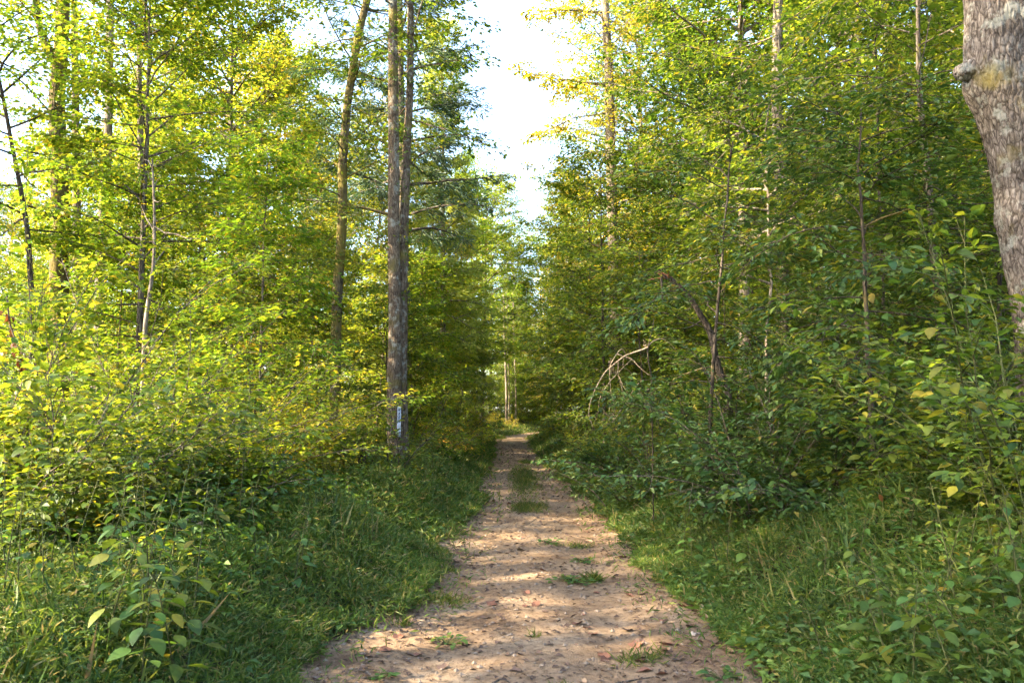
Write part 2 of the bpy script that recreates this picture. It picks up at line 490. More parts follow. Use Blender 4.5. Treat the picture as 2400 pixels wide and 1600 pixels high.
# ------------------------------------------------------------------ plant generators
def limb(g, rng, start, d, length, r, droop=.25, n_tw=10, tw_len=.9, sp=.035, lsize=.09, tilt=.35, spread=.14, t0=.2, wob=.12, tw_sides=3, twigs=True, tz=.2):
    k = 8
    pts = [np.array(start, float)]; d = np.array(d, float); d /= np.linalg.norm(d)
    for j in range(k - 1):
        d = d + np.array([rng.normal(0, wob), rng.normal(0, wob), rng.normal(0, wob * .6) - droop / k])
        d /= np.linalg.norm(d)
        pts.append(pts[-1] + d * length / (k - 1))
    pts = np.array(pts)
    g.tube(pts, np.linspace(r, max(r * .15, .003), k), 5 if r > .02 else 4)
    s = np.linspace(0, 1, k)
    tg = unit(np.gradient(pts, axis=0))
    for q in range(n_tw + 1):
        t = min(1.0, t0 + (1 - t0) * (q + rng.random() * .8) / n_tw)
        p = np.array([np.interp(t, s, pts[:, c]) for c in range(3)])
        dd = np.array([np.interp(t, s, tg[:, c]) for c in range(3)])
        if q == n_tw:
            ang = 0; p = pts[-1] - tg[-1] * .1
        else:
            ang = (1 if q % 2 else -1) * rng.uniform(.6, 1.15)
        ca, sa = math.cos(ang), math.sin(ang)
        td = np.array([dd[0] * ca - dd[1] * sa, dd[0] * sa + dd[1] * ca, dd[2] * .45 + rng.normal(.02, tz)])
        td /= np.linalg.norm(td)
        tl = tw_len * (1.15 - .6 * t) * rng.uniform(.55, 1.25)
        c1 = p + td * tl * .5 + np.array([0, 0, rng.normal(0, .03)])
        c2 = p + td * tl + np.array([0, 0, -tl * tl * .12])
        tp = np.array([p, c1, c2])
        if twigs:
            g.tube(tp, [max(r * .22, .004), max(r * .14, .003), .002], tw_sides)
        n = max(3, int(tl / sp))
        u = rng.uniform(.08, 1.02, n)
        base = np.where(u[:, None] < .5, p + (c1 - p) * (u[:, None] * 2), c1 + (c2 - c1) * (u[:, None] * 2 - 1))
        S = unit(np.cross(td, np.array([0, 0, 1.0])))
        lat = rng.uniform(-1, 1, n) * spread * np.minimum(1, 1.3 - u * .7)
        sg = np.where(lat < 0, -1.0, 1.0)
        P = base + S * lat[:, None] + np.stack([np.zeros(n), np.zeros(n), rng.normal(0, .035, n) - np.abs(lat) * .15], 1)
        a = rng.uniform(.35, 1.15, n) * sg
        D = td[None] * np.cos(a)[:, None] + S[None] * np.sin(a)[:, None]
        D[:, 2] += rng.normal(-.22, .2, n)
        N = np.stack([rng.normal(0, tilt, n), rng.normal(0, tilt, n), np.ones(n)], 1)
        g.leaves(P, D, N, lsize * rng.uniform(.45, 1.35, n))
    return pts


def crown(g, rng, axis_pts, z0, z1, rad, nl, prof='oval', r_limb=.04, el=(.1, .9), **kw):
    """Limbs leave the stem (a polyline) between heights z0 and z1."""
    zz = axis_pts[:, 2]
    az = rng.uniform(0, 6.28)
    for j in range(nl):
        t = (j + rng.uniform(.1, .9)) / nl
        z = z0 + (z1 - z0) * t
        st = np.array([np.interp(z, zz, axis_pts[:, 0]), np.interp(z, zz, axis_pts[:, 1]), z])
        az += 2.4 + rng.normal(0, .35)
        e = el[0] + (el[1] - el[0]) * t + rng.normal(0, .25)
        if prof == 'oval': w = (max(0.0, 1 - ((t - .42) / .68) ** 2)) ** .5
        elif prof == 'cone': w = 1.02 - t * .9
        elif prof == 'up': w = .55 + .45 * math.sin(min(1, t * 1.25) * math.pi * .75)
        else: w = 1
        ln = rad * w * rng.uniform(.7, 1.15) + .15
        d = (math.cos(az) * math.cos(e), math.sin(az) * math.cos(e), math.sin(e))
        limb(g, rng, st, d, ln, r_limb * (.4 + .6 * ln / rad), **kw)


def stem_pts(rng, h, lean=.03, k=14, wob=.02):
    z = np.linspace(0, h, k)
    lx, ly = rng.normal(0, lean), rng.normal(0, lean)
    x = z * lx + np.cumsum(rng.normal(0, wob, k)) * (z / h)
    y = z * ly + np.cumsum(rng.normal(0, wob, k)) * (z / h)
    return np.stack([x, y, z], 1)


PROTO = {}


def make_proto(key, seed, h, rb, z0, rad, nl, leafmat, bark, ratio=.6, shape='r2', prof='oval', lsize=.1, lean=.03, el=(.05, .95), sides=9, top=1.0, **kw):
    rng = np.random.default_rng(seed)
    g = Geo()
    sp = stem_pts(rng, h, lean)
    rr = rb * (1 - .88 * (sp[:, 2] / h) ** .9)
    rr[0] *= 1.35
    sp2 = sp.copy(); sp2[0, 2] -= .5
    g.tube(sp2, rr, sides)
    crown(g, rng, sp, z0, h * top, rad, nl, prof, r_limb=rb * .26, el=el, lsize=lsize, **kw)
    P, D, N, L = g.leaf_arrays()
    PROTO[key] = dict(trunk=g.wood_mesh(key + "_wood", bark), crown=leaf_mesh(key + "_leaves", P, D, N, L, ratio, leafmat, shape), n=len(P), h=h, rad=rad)


def plant(key, name, label, cat, x, y, rot, sc, group=None, sz=None, trunk_name='trunk', crown_name='crown', dz=0):
    p = PROTO[key]
    o = link(name, None, None, label, cat, group)
    o.location = (x, y, gz(x, y) - .03 + dz)
    o.rotation_euler = (0, 0, rot)
    o.scale = (sc, sc, sz or sc)
    link(trunk_name, p['trunk'], o)
    link(crown_name, p['crown'], o, kind="stuff")
    return o


make_proto("tall_a", 1, 17, .17, 4.5, 3.7, 72, M_WARM, M_BARK, n_tw=15, tw_len=1.35, sp=.026, lsize=.13, spread=.34, ratio=.75, tz=.35)
make_proto("tall_b", 2, 19, .2, 6.0, 4.0, 70, M_LEAF, M_BARK_PALE, n_tw=15, tw_len=1.4, sp=.028, lsize=.135, spread=.36, ratio=.72, el=(.1, 1.1), tz=.35)
make_proto("tall_c", 3, 15, .13, 3.0, 3.0, 62, M_GOLD, M_BARK_PALE, n_tw=14, tw_len=1.2, sp=.03, lsize=.12, spread=.32, ratio=.72, tz=.35)
make_proto("high", 14, 24, .24, 12.5, 4.4, 44, M_LEAF, M_BARK, n_tw=12, tw_len=1.5, sp=.05, lsize=.2, spread=.4, ratio=.75, tz=.35)  # added out of view, crown raised to shade the right side
make_proto("mid_a", 4, 10.5, .085, 1.6, 2.6, 66, M_WARM, M_BARK, n_tw=12, tw_len=1.0, sp=.024, lsize=.108, spread=.26, ratio=.72, el=(-.02, .8), tz=.26)
make_proto("mid_b", 5, 9, .07, 1.0, 2.4, 62, M_LEAF, M_BARK_DARK, n_tw=12, tw_len=.95, sp=.024, lsize=.105, spread=.25, ratio=.64, el=(-.05, .7), tz=.24)
make_proto("mid_c", 6, 11.5, .09, 2.2, 2.7, 64, M_LEAF, M_BARK_PALE, n_tw=12, tw_len=1.0, sp=.025, lsize=.105, spread=.27, ratio=.72, tz=.28)
make_proto("mid_d", 7, 8, .06, .7, 2.4, 60, M_DEEP, M_BARK_DARK, n_tw=12, tw_len=.95, sp=.024, lsize=.105, spread=.24, ratio=.62, el=(-.1, .6), tz=.22)
make_proto("sap_a", 8, 5.2, .035, .4, 1.5, 50, M_WARM, M_BARK, n_tw=10, tw_len=.66, sp=.024, lsize=.088, spread=.15, tilt=.28, ratio=.6, prof='cone', el=(-.1, .5), sides=6, tz=.16)
make_proto("sap_b", 9, 4.2, .03, .3, 1.6, 46, M_LEAF, M_BARK_DARK, n_tw=10, tw_len=.66, sp=.024, lsize=.092, spread=.16, tilt=.3, ratio=.6, prof='oval', el=(-.1, .5), sides=6, tz=.18)
make_proto("sap_c", 10, 3.4, .025, .2, 1.5, 44, M_DEEP, M_BARK_DARK, n_tw=10, tw_len=.64, sp=.024, lsize=.095, spread=.16, tilt=.32, ratio=.6, prof='oval', el=(-.1, .6), sides=6, tz=.18)
make_proto("pine", 11, 17, .16, 5.0, 2.7, 60, M_NEEDLE, M_BARK, n_tw=14, tw_len=.8, sp=.0125, lsize=.16, spread=.2, tilt=1.2, ratio=.17, prof='cone', el=(.15, .5), tz=.4)
make_proto("cedar", 12, 16, .15, 2.0, 2.1, 84, M_CEDAR, M_BARK_PALE, n_tw=12, tw_len=.75, sp=.016, lsize=.14, spread=.24, tilt=.9, ratio=.32, prof='cone', el=(.2, .6), tz=.35)


def make_shrub_proto(key, seed, h, rad, ns, leafmat, bark, ratio=.55, shape='l4', lsize=.085, arch=.9, sp=.024, n_tw=11, tw_len=.45):
    rng = np.random.default_rng(seed)
    g = Geo()
    for j in range(ns):
        az = j * 2.4 + rng.normal(0, .3); e = rng.uniform(.75, 1.45)
        d = (math.cos(az) * math.cos(e), math.sin(az) * math.cos(e), math.sin(e))
        ln = h * rng.uniform(.7, 1.2)
        limb(g, rng, (rng.normal(0, .08), rng.normal(0, .08), -.1), d, ln, .013, droop=arch, n_tw=n_tw, tw_len=tw_len, sp=sp, lsize=lsize, tilt=.35, spread=.12, t0=.1, wob=.1)
    P, D, N, L = g.leaf_arrays()
    PROTO[key] = dict(trunk=g.wood_mesh(key + "_wood", bark), crown=leaf_mesh(key + "_leaves", P, D, N, L, ratio, leafmat, shape), n=len(P), arr=(P, D, N, L), ratio=ratio, g=None, mat=leafmat)


make_shrub_proto("shrub_a", 21, 1.9, 1.1, 15, M_WARM, M_BARK, lsize=.085)
make_shrub_proto("shrub_b", 22, 1.6, 1.1, 15, M_LEAF, M_BARK_DARK, lsize=.08)
make_shrub_proto("shrub_c", 23, 1.5, 1.1, 16, M_DEEP, M_BARK_DARK, lsize=.085)
make_shrub_proto("shrub_d", 24, 1.2, .9, 14, M_GOLD, M_BARK, lsize=.07)

print("proto leaves", {k: v['n'] for k, v in PROTO.items()})
#MARK1

# ------------------------------------------------------------------ trees with trunks one can pick out
def px_line(pts, y):
    return np.array([W(a, b, y) for a, b in pts])


def smooth_line(p, n):
    """Resample a polyline with a Catmull-Rom curve."""
    p = np.asarray(p, float)
    q = np.vstack([2 * p[0] - p[1], p, 2 * p[-1] - p[-2]])
    out = []
    segs = len(p) - 1
    for t in np.linspace(0, segs - 1e-6, n):
        j = int(t); f = t - j
        a, b, c, d = q[j], q[j + 1], q[j + 2], q[j + 3]
        out.append(.5 * (2 * b + (c - a) * f + (2 * a - 5 * b + 4 * c - d) * f * f + (3 * b - a - 3 * c + d) * f ** 3))
    return np.array(out)


def bark_bump(seed, amp=.06, freq=1.0):
    def f(ki, th, pts):
        z = pts[:, 2][ki[:, 0]][:, None] + th * 0
        return 1 + amp * 2 * (fbm(np.cos(th) * 2 + 7, z * .9 * freq + np.sin(th) * 2, seed) - .5)
    return f


def vine(g, rng, line, rad, z0, z1, n, lsize, out=.35):
    """Leaves of sprouts and vines hugging a stem."""
    zz = line[:, 2]
    z = rng.uniform(z0, z1, n)
    z = z + .25 * np.sin(z * 5)
    c = np.stack([np.interp(z, zz, line[:, 0]), np.interp(z, zz, line[:, 1]), z], 1)
    az = rng.uniform(0, 6.28, n)
    o = np.stack([np.cos(az), np.sin(az), np.zeros(n)], 1)
    dist = rad + out * rng.random(n) ** 2 * (.2 + vnoise(z * 1.7, az * .8, 77))
    P = c + o * dist[:, None]
    D = o + rng.normal(0, .5, (n, 3)); D[:, 2] -= .3
    N = o * .6 + rng.normal(0, .4, (n, 3)); N[:, 2] += .7
    g.leaves(P, D, N, lsize * rng.uniform(.6, 1.2, n))


def named_tree(name, label, cat, stems, bark, top_z, crown_kw=None, leafmat=M_LEAF, seed=0, ratio=.68, shape='r2', vines=(), group=None, sides=14, extra=None):
    """stems: list of (pixel points from base to top, distance, base radius, radius at the last point)."""
    rng = np.random.default_rng(seed + 1000)
    lines = []
    for pts, y, r0, r1 in stems:
        ln = px_line(pts, y)
        n = 34
        ln = smooth_line(ln, n)
        bx, by = ln[0][0], ln[0][1]
        zb = gz(bx, by) - .4
        if ln[0][2] > zb + .2:                       # carry the stem down to the ground
            ln = np.vstack([[bx + (ln[0][0] - ln[6][0]) * .3, by, zb], ln])
        rr = np.linspace(r0, r1, len(ln)); rr = rr * (1 + .45 * np.exp(-np.maximum(0, ln[:, 2] - zb - .35) / .22))
        if top_z > ln[-1][2] + .5:                   # and up into its crown
            d = unit(ln[-1] - ln[-5]); d = unit(d * .5 + np.array([0, 0, .5]))
            ext = []
            m = 12
            for j in range(1, m + 1):
                ext.append(ln[-1] + d * (top_z - ln[-1][2]) / max(d[2], .4) * j / m + np.array([rng.normal(0, .04), rng.normal(0, .04), 0]))
            rr = np.concatenate([rr, np.linspace(r1, .012, m + 1)[1:]])
            ln = np.vstack([ln, ext])
        lines.append((ln, rr))
    base = lines[0][0][0].copy(); base[2] = gz(base[0], base[1])
    root = link(name, None, None, label, cat, group)
    root.location = base
    for k, (ln, rr) in enumerate(lines):
        g = Geo()
        lo = ln - base
        # finer rings for the relief
        s = np.linspace(0, 1, len(lo)); s2 = np.linspace(0, 1, len(lo) * 3)
        lo2 = np.stack([np.interp(s2, s, lo[:, c]) for c in range(3)], 1)
        g.tube(lo2, np.interp(s2, s, rr), sides, bark_bump(seed + k))
        link("trunk", g.wood_mesh(name + "_trunk", bark), root)
    g = Geo()
    if crown_kw:
        kw = dict(crown_kw)
        sets = kw.pop('sets')
        for (si, z0, z1, rad, nl) in sets:
            crown(g, rng, lines[si][0] - np.array([0, 0, 0]), z0, min(z1, lines[si][0][-1][2]), rad, nl, r_limb=kw.get('r_limb', .024), prof=kw.get('prof', 'oval'), el=kw.get('el', (.0, .9)),
                  **{a: b for a, b in kw.items() if a not in ('r_limb', 'prof', 'el')})
    for (si, z0, z1, n, ls, out) in vines:
        vine(g, rng, lines[si][0], float(np.interp(z0, lines[si][0][:, 2], lines[si][1])), z0, z1, n, ls, out)
    if extra:
        extra(g, rng)
    if g.v:
        g.v = [v - base for v in g.v]
        link("branch", g.wood_mesh(name + "_branch", bark), root)
    if g.P:
        P, D, N, L = g.leaf_arrays()
        link("crown", leaf_mesh(name + "_crown", P - base, D, N, L, ratio, leafmat, shape), root, kind="stuff")
    return root, lines


CK = dict(n_tw=11, tw_len=1.05, sp=.04, lsize=.115, spread=.28, tz=.3)

# twin-stemmed tree with the trail marker
twin, twin_lines = named_tree("twin_trunk_tree", "tall tree with two grey trunks side by side, trail marker on its foot", "tree",
    [([(930, 1112), (926, 1000), (924, 900), (927, 750), (923, 600), (923, 383), (921, 150), (921, -40)], 18.0, .2, .1),
     ([(946, 1108), (941, 950), (942, 780), (944, 620), (949, 460), (955, 320), (961, 200), (962, -40)], 18.28, .15, .075)],
    M_BARK_TWIN, 19, dict(sets=[(0, 10.5, 19, 3.2, 20), (1, 8.2, 17.5, 2.6, 22)], **CK), M_LEAF, 1, vines=((1, 4, 11, 900, .09, .8), (0, 7.5, 11, 300, .09, .5)), sides=20)
# mossy leaning trunk
named_tree("mossy_tree", "mossy brown trunk leaning right, left of the twin trunks", "tree",
    [([(782, 1050), (785, 930), (790, 700), (800, 560), (803, 459), (803, 383), (809, 306), (815, 237), (826, 172), (841, 77), (866, -20)], 20.0, .14, .095)],
    M_BARK_MOSS, 17, dict(sets=[(0, 6.2, 17, 2.5, 34)], **CK), M_LEAF, 2, vines=((0, 3, 11, 1500, .09, .9),))
# vine-clad forked trunk at the left
def fork(g, rng):
    p = smooth_line(px_line([(137, 160), (112, 118), (97, 80), (82, 0), (75, -120)], 17.0), 16)
    g.tube(p, np.linspace(.1, .05, 16), 10)
    crown(g, rng, p, p[3][2], p[-1][2], 2.2, 10, r_limb=.02, n_tw=9, tw_len=.8, sp=.05, lsize=.1, spread=.17)
named_tree("forked_tree", "thick dark trunk forking near the top, wrapped in leaves at the far left", "tree",
    [([(140, 760), (138, 612), (140, 459), (133, 255), (140, 153), (146, 60), (149, -60)], 17.0, .2, .13)],
    M_BARK_MOSS, 17, dict(sets=[(0, 7, 17, 3.0, 26)], **CK), M_WARM, 3, vines=((0, 2.5, 10, 1000, .095, .6),), extra=fork)
named_tree("slender_tree", "slender pale trunk between the forked trunk and the dead snag", "tree",
    [([(334, 800), (331, 459), (329, 306), (326, 153), (331, 0)], 19.0, .085, .055)], M_BARK_PALE, 15, dict(sets=[(0, 5, 15, 2.5, 34)], **CK), M_WARM, 4, vines=((0, 4, 11, 500, .09, .6),), sides=10)
named_tree("grey_tree", "pale grey trunk seen between leaves right of the forked trunk", "tree",
    [([(233, 800), (236, 612), (239, 510), (250, 408), (255, 219), (258, 0)], 26.0, .17, .12)], M_BARK_PALE, 19, dict(sets=[(0, 9, 19, 3.2, 24)], **CK), M_WARM, 5)
named_tree("straight_tree", "straight brown trunk half hidden behind the forked trunk", "tree",
    [([(185, 800), (180, 500), (177, 250), (174, 0)], 30.0, .17, .12)], M_BARK, 20, dict(sets=[(0, 10, 20, 3.2, 22)], **CK), M_WARM, 6)
named_tree("tilted_tree", "thin dark trunk tilting left at the left edge of the picture", "tree",
    [([(78, 760), (66, 561), (51, 459), (28, 340), (10, 245), (-20, 100)], 15.0, .05, .03)], M_BARK_DARK, 10.5, dict(sets=[(0, 5, 10.5, 2.0, 26)], **CK), M_WARM, 7, sides=9)


def snag():
    rng = np.random.default_rng(77)
    y = 13.0
    ln = smooth_line(px_line([(338, 830), (342, 750), (352, 680), (360, 612), (362, 510), (359, 430), (357, 372)], y), 30)
    base = np.array([ln[0][0], y, gz(ln[0][0], y)])
    root = link("dead_snag", None, None, "bare bleached dead stem with stubby broken twigs standing among left leaves", "dead tree")
    root.location = base
    g = Geo()
    ln = np.vstack([[ln[0][0], y, base[2] - .2], ln])
    g.tube(ln - base, np.linspace(.042, .014, len(ln)), 10, bark_bump(9, .1, 3))
    link("trunk", g.wood_mesh("snag_trunk", M_BARK_PALE), root)
    for (px, py, ex, ey, dy) in ((358, 395, 337, 374, .1), (358, 398, 368, 380, -.2), (359, 425, 345, 400, -.1), (360, 440, 382, 415, .1), (361, 470, 378, 468, -.2), (361, 540, 330, 480, .2), (361, 530, 410, 548, -.2), (410, 548, 470, 560, -.3), (360, 620, 400, 570, .1)):
        g = Geo()
        a, b = W(px, py, y + (0 if px < 400 else -.2)), W(ex, ey, y + dy)
        mid = (a + b) / 2 + rng.normal(0, .02, 3)
        g.tube(np.array([a, mid, b]) - base, [.016, .011, .004], 6)
        link("broken_twig", g.wood_mesh("snag_twig", M_BARK_PALE), root)


snag()

# right of the track
named_tree("pale_tree", "tall pale trunk on the right of the sky gap with a limb reaching left", "tree",
    [([(1440, 700), (1434, 450), (1430, 312), (1428, 201), (1426, 134), (1419, 36), (1416, -60)], 30.0, .22, .15)], M_BARK_PALE, 22, dict(sets=[(0, 7.2, 20, 3.0, 60)], **dict(CK, sp=.032)), M_GOLD, 8,
    extra=lambda g, rng: [limb(g, rng, W(1428, 200, 30), W(1290, 180, 29.5) - W(1428, 200, 30), 3.6, .06, droop=-.05, n_tw=16, tw_len=1.1, sp=.014, lsize=.14, spread=.34),
                          limb(g, rng, W(1430, 262, 30), W(1230, 285, 29) - W(1430, 262, 30), 3.4, .04, droop=0, n_tw=11, tw_len=.9, sp=.018, lsize=.14, spread=.3, t0=.45),
                          limb(g, rng, W(1419, 30, 30), W(1235, 20, 29) - W(1419, 30, 30), 3.2, .05, droop=.1, n_tw=13, tw_len=1.0, sp=.016, lsize=.14, spread=.34)])
named_tree("brown_tree", "straight grey-brown trunk in the middle of the right-hand woods", "tree",
    [([(1838, 850), (1834, 670), (1828, 536), (1829, 424), (1823, 312), (1820, 180), (1823, 45), (1824, -60)], 16.5, .15, .095)], M_BARK, 17, dict(sets=[(0, 5.5, 17, 3.0, 40)], **CK), M_WARM, 9, vines=((0, 3, 9, 500, .09, .7),))
named_tree("far_pale_tree", "sunlit pale trunk glimpsed between leaves in the upper right woods", "tree",
    [([(1966, 700), (1962, 400), (1960, 200), (1972, 77), (1978, -40)], 28.0, .2, .14)], M_BARK_PALE, 20, dict(sets=[(0, 9.5, 20, 3.0, 22)], **CK), M_WARM, 10)
named_tree("thin_pole_tree", "very thin light stem left of the grey-brown trunk, right-hand woods", "tree",
    [([(1797, 930), (1796, 868), (1798, 753), (1808, 664), (1802, 613), (1800, 450)], 13.0, .03, .02)], M_BARK_PALE, 6.5, dict(sets=[(0, 3.2, 6.5, 1.3, 14)], **CK), M_LEAF, 11, sides=7)
for k, (px, w, y) in enumerate(((1186, .12, 70), (1192.5, .08, 73), (1208, .09, 74))):
    named_tree("distant_tree", ["bright slim trunk standing where the track ends, leftmost of three", "thin trunk just right of the bright slim trunk at the track end", "dim slim trunk on the right at the track end"][k], "tree",
               [([(px, 1000), (px + 1, 930), (px - 1, 860), (px - 4, 780), (px - 5, 700)], y, w, w * .6)], M_BARK_PALE, 13, dict(sets=[(0, 5, 13, 2.0, 16)], **CK), M_WARM, 20 + k, sides=8)


# big near oak trunk at the right edge
def big_oak():
    y = 6.5
    left = [(0, 2257), (128, 2257), (204, 2264), (255, 2285), (357, 2314), (459, 2331), (510, 2330), (561, 2345), (663, 2363), (765, 2377), (900, 2386), (1100, 2384), (1350, 2372)]
    ln = np.array([W(l + 88, py, y) for py, l in left][::-1])
    base = np.array([ln[0][0], y, gz(ln[0][0], y)])
    top = ln[-1]
    ext = np.array([top + np.array([-.03 * j, .02 * j, .55 * j]) for j in range(1, 22)])
    ln = np.vstack([[base[0], y, base[2] - .4], ln, ext])
    ln = smooth_line(ln, 400)
    zq = np.concatenate([np.linspace(ln[0][2], 1.2, 20, endpoint=False), np.linspace(1.2, 5.8, 440, endpoint=False), np.linspace(5.8, ln[-1][2], 50)])
    ln = np.stack([np.interp(zq, ln[:, 2], ln[:, 0]), np.interp(zq, ln[:, 2], ln[:, 1]), zq], 1)
    z = ln[:, 2]
    rr = np.interp(z, [base[2] - .4, base[2] + .4, 1.8, 3.2, 4.4, 6, 16], [.42, .32, .275, .265, .275, .27, .1])
    root = link("oak_tree", None, None, "thick grey oak trunk with a knot, leaning in at the right edge", "tree")
    root.location = base
    g = Geo()
    def bump(ki, th, pts):
        zz = pts[:, 2][ki[:, 0]][:, None] + base[2] + th * 0
        cx, sx = np.cos(th), np.sin(th)
        wob = .05 * (fbm(cx * 1.6 + 4, zz * 1.1 + sx * 1.6, 51) - .5) * 2
        # bark plates between cracks
        wx = th * 8.5 + .9 * fbm(th * 4, zz * 5, 52)
        wz = zz * 7 + 1.2 * fbm(th * 5 + 9, zz * 4, 55)
        crack = np.minimum(np.abs(fbm(wx, wz * .45, 56, 2) - .5), np.abs(fbm(wx * 1.7 + 31, wz * .8, 57, 2) - .5) + .02)
        plate = sstep(0, .09, crack)
        b = 1 + wob + .05 * (plate - .8) + .03 * (fbm(th * 14, zz * 26, 53) - .5)
        # swellings
        for (pz, pth, s, sth, amp) in ((4.33, math.pi, .2, .55, .16), (4.02, 4.4, .16, .5, .1), (2.95, math.pi, .16, .7, .09)):
            dth = np.angle(np.exp(1j * (th - pth)))
            b = b + amp * np.exp(-((zz - pz) / s) ** 2 - (dth / sth) ** 2)
        return b
    t0 = ln - base
    # ring frame: first axis along +X so that angle pi faces left
    k = len(t0)
    NS = 104
    th = np.arange(NS) / NS * 2 * math.pi
    kk = np.repeat(np.arange(k)[:, None], NS, 1); tt = np.repeat(th[None], k, 0)
    r = rr[:, None] * bump(kk, tt, t0)
    ring = t0[:, None, :] + np.stack([r * np.cos(tt), r * np.sin(tt), 0 * tt], -1)
    g.v.append(ring.reshape(-1, 3))
    ii = np.arange(k - 1)[:, None] * NS; j = np.arange(NS)[None]; j2 = (j + 1) % NS
    g.q.append(np.stack([ii + j, ii + j2, ii + NS + j2, ii + NS + j], -1).reshape(-1, 4))
    link("trunk", g.wood_mesh("oak_trunk", M_BARK_OAK), root)
    g = Geo()
    a = W(2300, 172, y); b = W(2240, 174, y - .05)
    p = smooth_line(np.array([a, (a * .5 + b * .5) + [0, 0, .02], b]), 14)
    g.tube(p - base, np.array([.2, .19, .17, .15, .13, .112, .1, .09, .082, .076, .07, .066, .055, .01]), 24, bark_bump(61, .3, 14))
    o = link("knot", g.wood_mesh("oak_knot", M_BARK_OAK), root)
    o["label"] = "broken limb stub with a pinkish scar"
    # crown above the frame
    rng = np.random.default_rng(5)
    g = Geo()
    crown(g, rng, ln, 7.5, ln[-1][2], 3.8, 24, r_limb=.06, n_tw=10, tw_len=1.1, sp=.06, lsize=.12, spread=.2, el=(.2, 1.0))
    g.v = [v - base for v in g.v]
    link("branch", g.wood_mesh("oak_branch", M_BARK_OAK), root)
    P, D, N, L = g.leaf_arrays()
    link("crown", leaf_mesh("oak_crown", P - base, D, N, L, .55, M_LEAF), root, kind="stuff")


big_oak()

# ------------------------------------------------------------------ near shrubs and saplings with single leaves
UL = {}
for nm, mt in (("warm", M_WARM), ("leaf", M_LEAF), ("deep", M_DEEP), ("herb", M_HERB), ("gold", M_GOLD), ("yellow", M_YELLOW), ("rust", M_RUST)):
    UL[nm] = [unit_leaf("leaf_blade_" + nm, mt, .56, .22), unit_leaf("leaf_blade_" + nm, mt, .62, .38, cup=.05), unit_leaf("leaf_blade_" + nm, mt, .5, .1, cup=.18)]


def leafy(name, label, cat, g, base, key, mat, bark, n_parts, ratio=.58, group=None, shape='l4', seed=0, stem_name='stem'):
    """Plant whose nearest leaves are parts of their own; base in world space, g in local space."""
    rng = np.random.default_rng(seed)
    root = link(name, None, None, label, cat, group)
    root.location = base
    if g.v:
        link(stem_name, g.wood_mesh(name + "_wood", bark), root)
    P, D, N, L = g.leaf_arrays()
    wp = P + np.asarray(base)
    dist = np.linalg.norm(wp - np.array([0, 0, CAM_Z]), axis=1)
    score = L / dist * (1 + .35 * rng.random(len(L)))
    order = np.argsort(-score)
    top, rest = order[:n_parts], order[n_parts:]
    for i in top:
        put_leaf(root, UL[key][int(rng.integers(3))], P[i], D[i], N[i], float(L[i]))
    if len(rest):
        link("foliage", leaf_mesh(name + "_foliage", P[rest], D[rest], N[rest], L[rest], ratio, mat, shape), root, kind="stuff")
    return root


def near_shrub(label, px, y, h, ns, key, mat, bark, n_parts, seed, lsize=.1, arch=.9, name="shrub", group=None, lean=(0, 0), sp=.05, tw_len=.45, n_tw=8, x=None):
    rng = np.random.default_rng(seed)
    x = W(px, 1000, y)[0] if x is None else x
    g = Geo()
    for j in range(ns):
        az = j * 2.4 + rng.normal(0, .3); e = rng.uniform(.7, 1.45)
        d = (math.cos(az) * math.cos(e) + lean[0], math.sin(az) * math.cos(e) + lean[1], math.sin(e))
        limb(g, rng, (rng.normal(0, .12), rng.normal(0, .12), -.1), d, h * rng.uniform(.65, 1.2), .011, droop=arch, n_tw=n_tw, tw_len=tw_len, sp=sp, lsize=lsize, tilt=.38, spread=.1, t0=.12, wob=.1)
    return leafy(name, label, "shrub", g, (x, y, gz(x, y)), key, mat, bark, n_parts, group=group, seed=seed, shape="r2" if y > 8 else "l4")


# left thicket, near to far
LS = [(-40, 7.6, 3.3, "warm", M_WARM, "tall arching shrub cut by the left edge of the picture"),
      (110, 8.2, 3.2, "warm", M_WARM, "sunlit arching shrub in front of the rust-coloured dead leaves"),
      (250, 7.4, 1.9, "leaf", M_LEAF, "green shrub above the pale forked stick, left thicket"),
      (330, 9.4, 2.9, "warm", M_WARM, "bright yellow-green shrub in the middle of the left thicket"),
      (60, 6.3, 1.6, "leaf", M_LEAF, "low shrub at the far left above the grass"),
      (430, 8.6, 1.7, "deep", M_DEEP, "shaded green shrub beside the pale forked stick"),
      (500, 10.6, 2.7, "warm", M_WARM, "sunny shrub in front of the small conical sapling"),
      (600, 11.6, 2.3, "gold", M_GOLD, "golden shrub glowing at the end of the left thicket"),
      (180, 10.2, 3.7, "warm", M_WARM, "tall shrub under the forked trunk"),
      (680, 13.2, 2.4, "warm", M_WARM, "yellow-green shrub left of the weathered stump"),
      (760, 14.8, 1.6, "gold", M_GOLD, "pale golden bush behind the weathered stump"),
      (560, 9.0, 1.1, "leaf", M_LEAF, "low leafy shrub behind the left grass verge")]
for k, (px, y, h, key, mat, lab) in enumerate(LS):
    near_shrub(lab, px, y, h, 17, key, mat, M_BARK, 170, 200 + k, lsize=.088 if y < 9 else .08, sp=.019, n_tw=11, tw_len=.58)

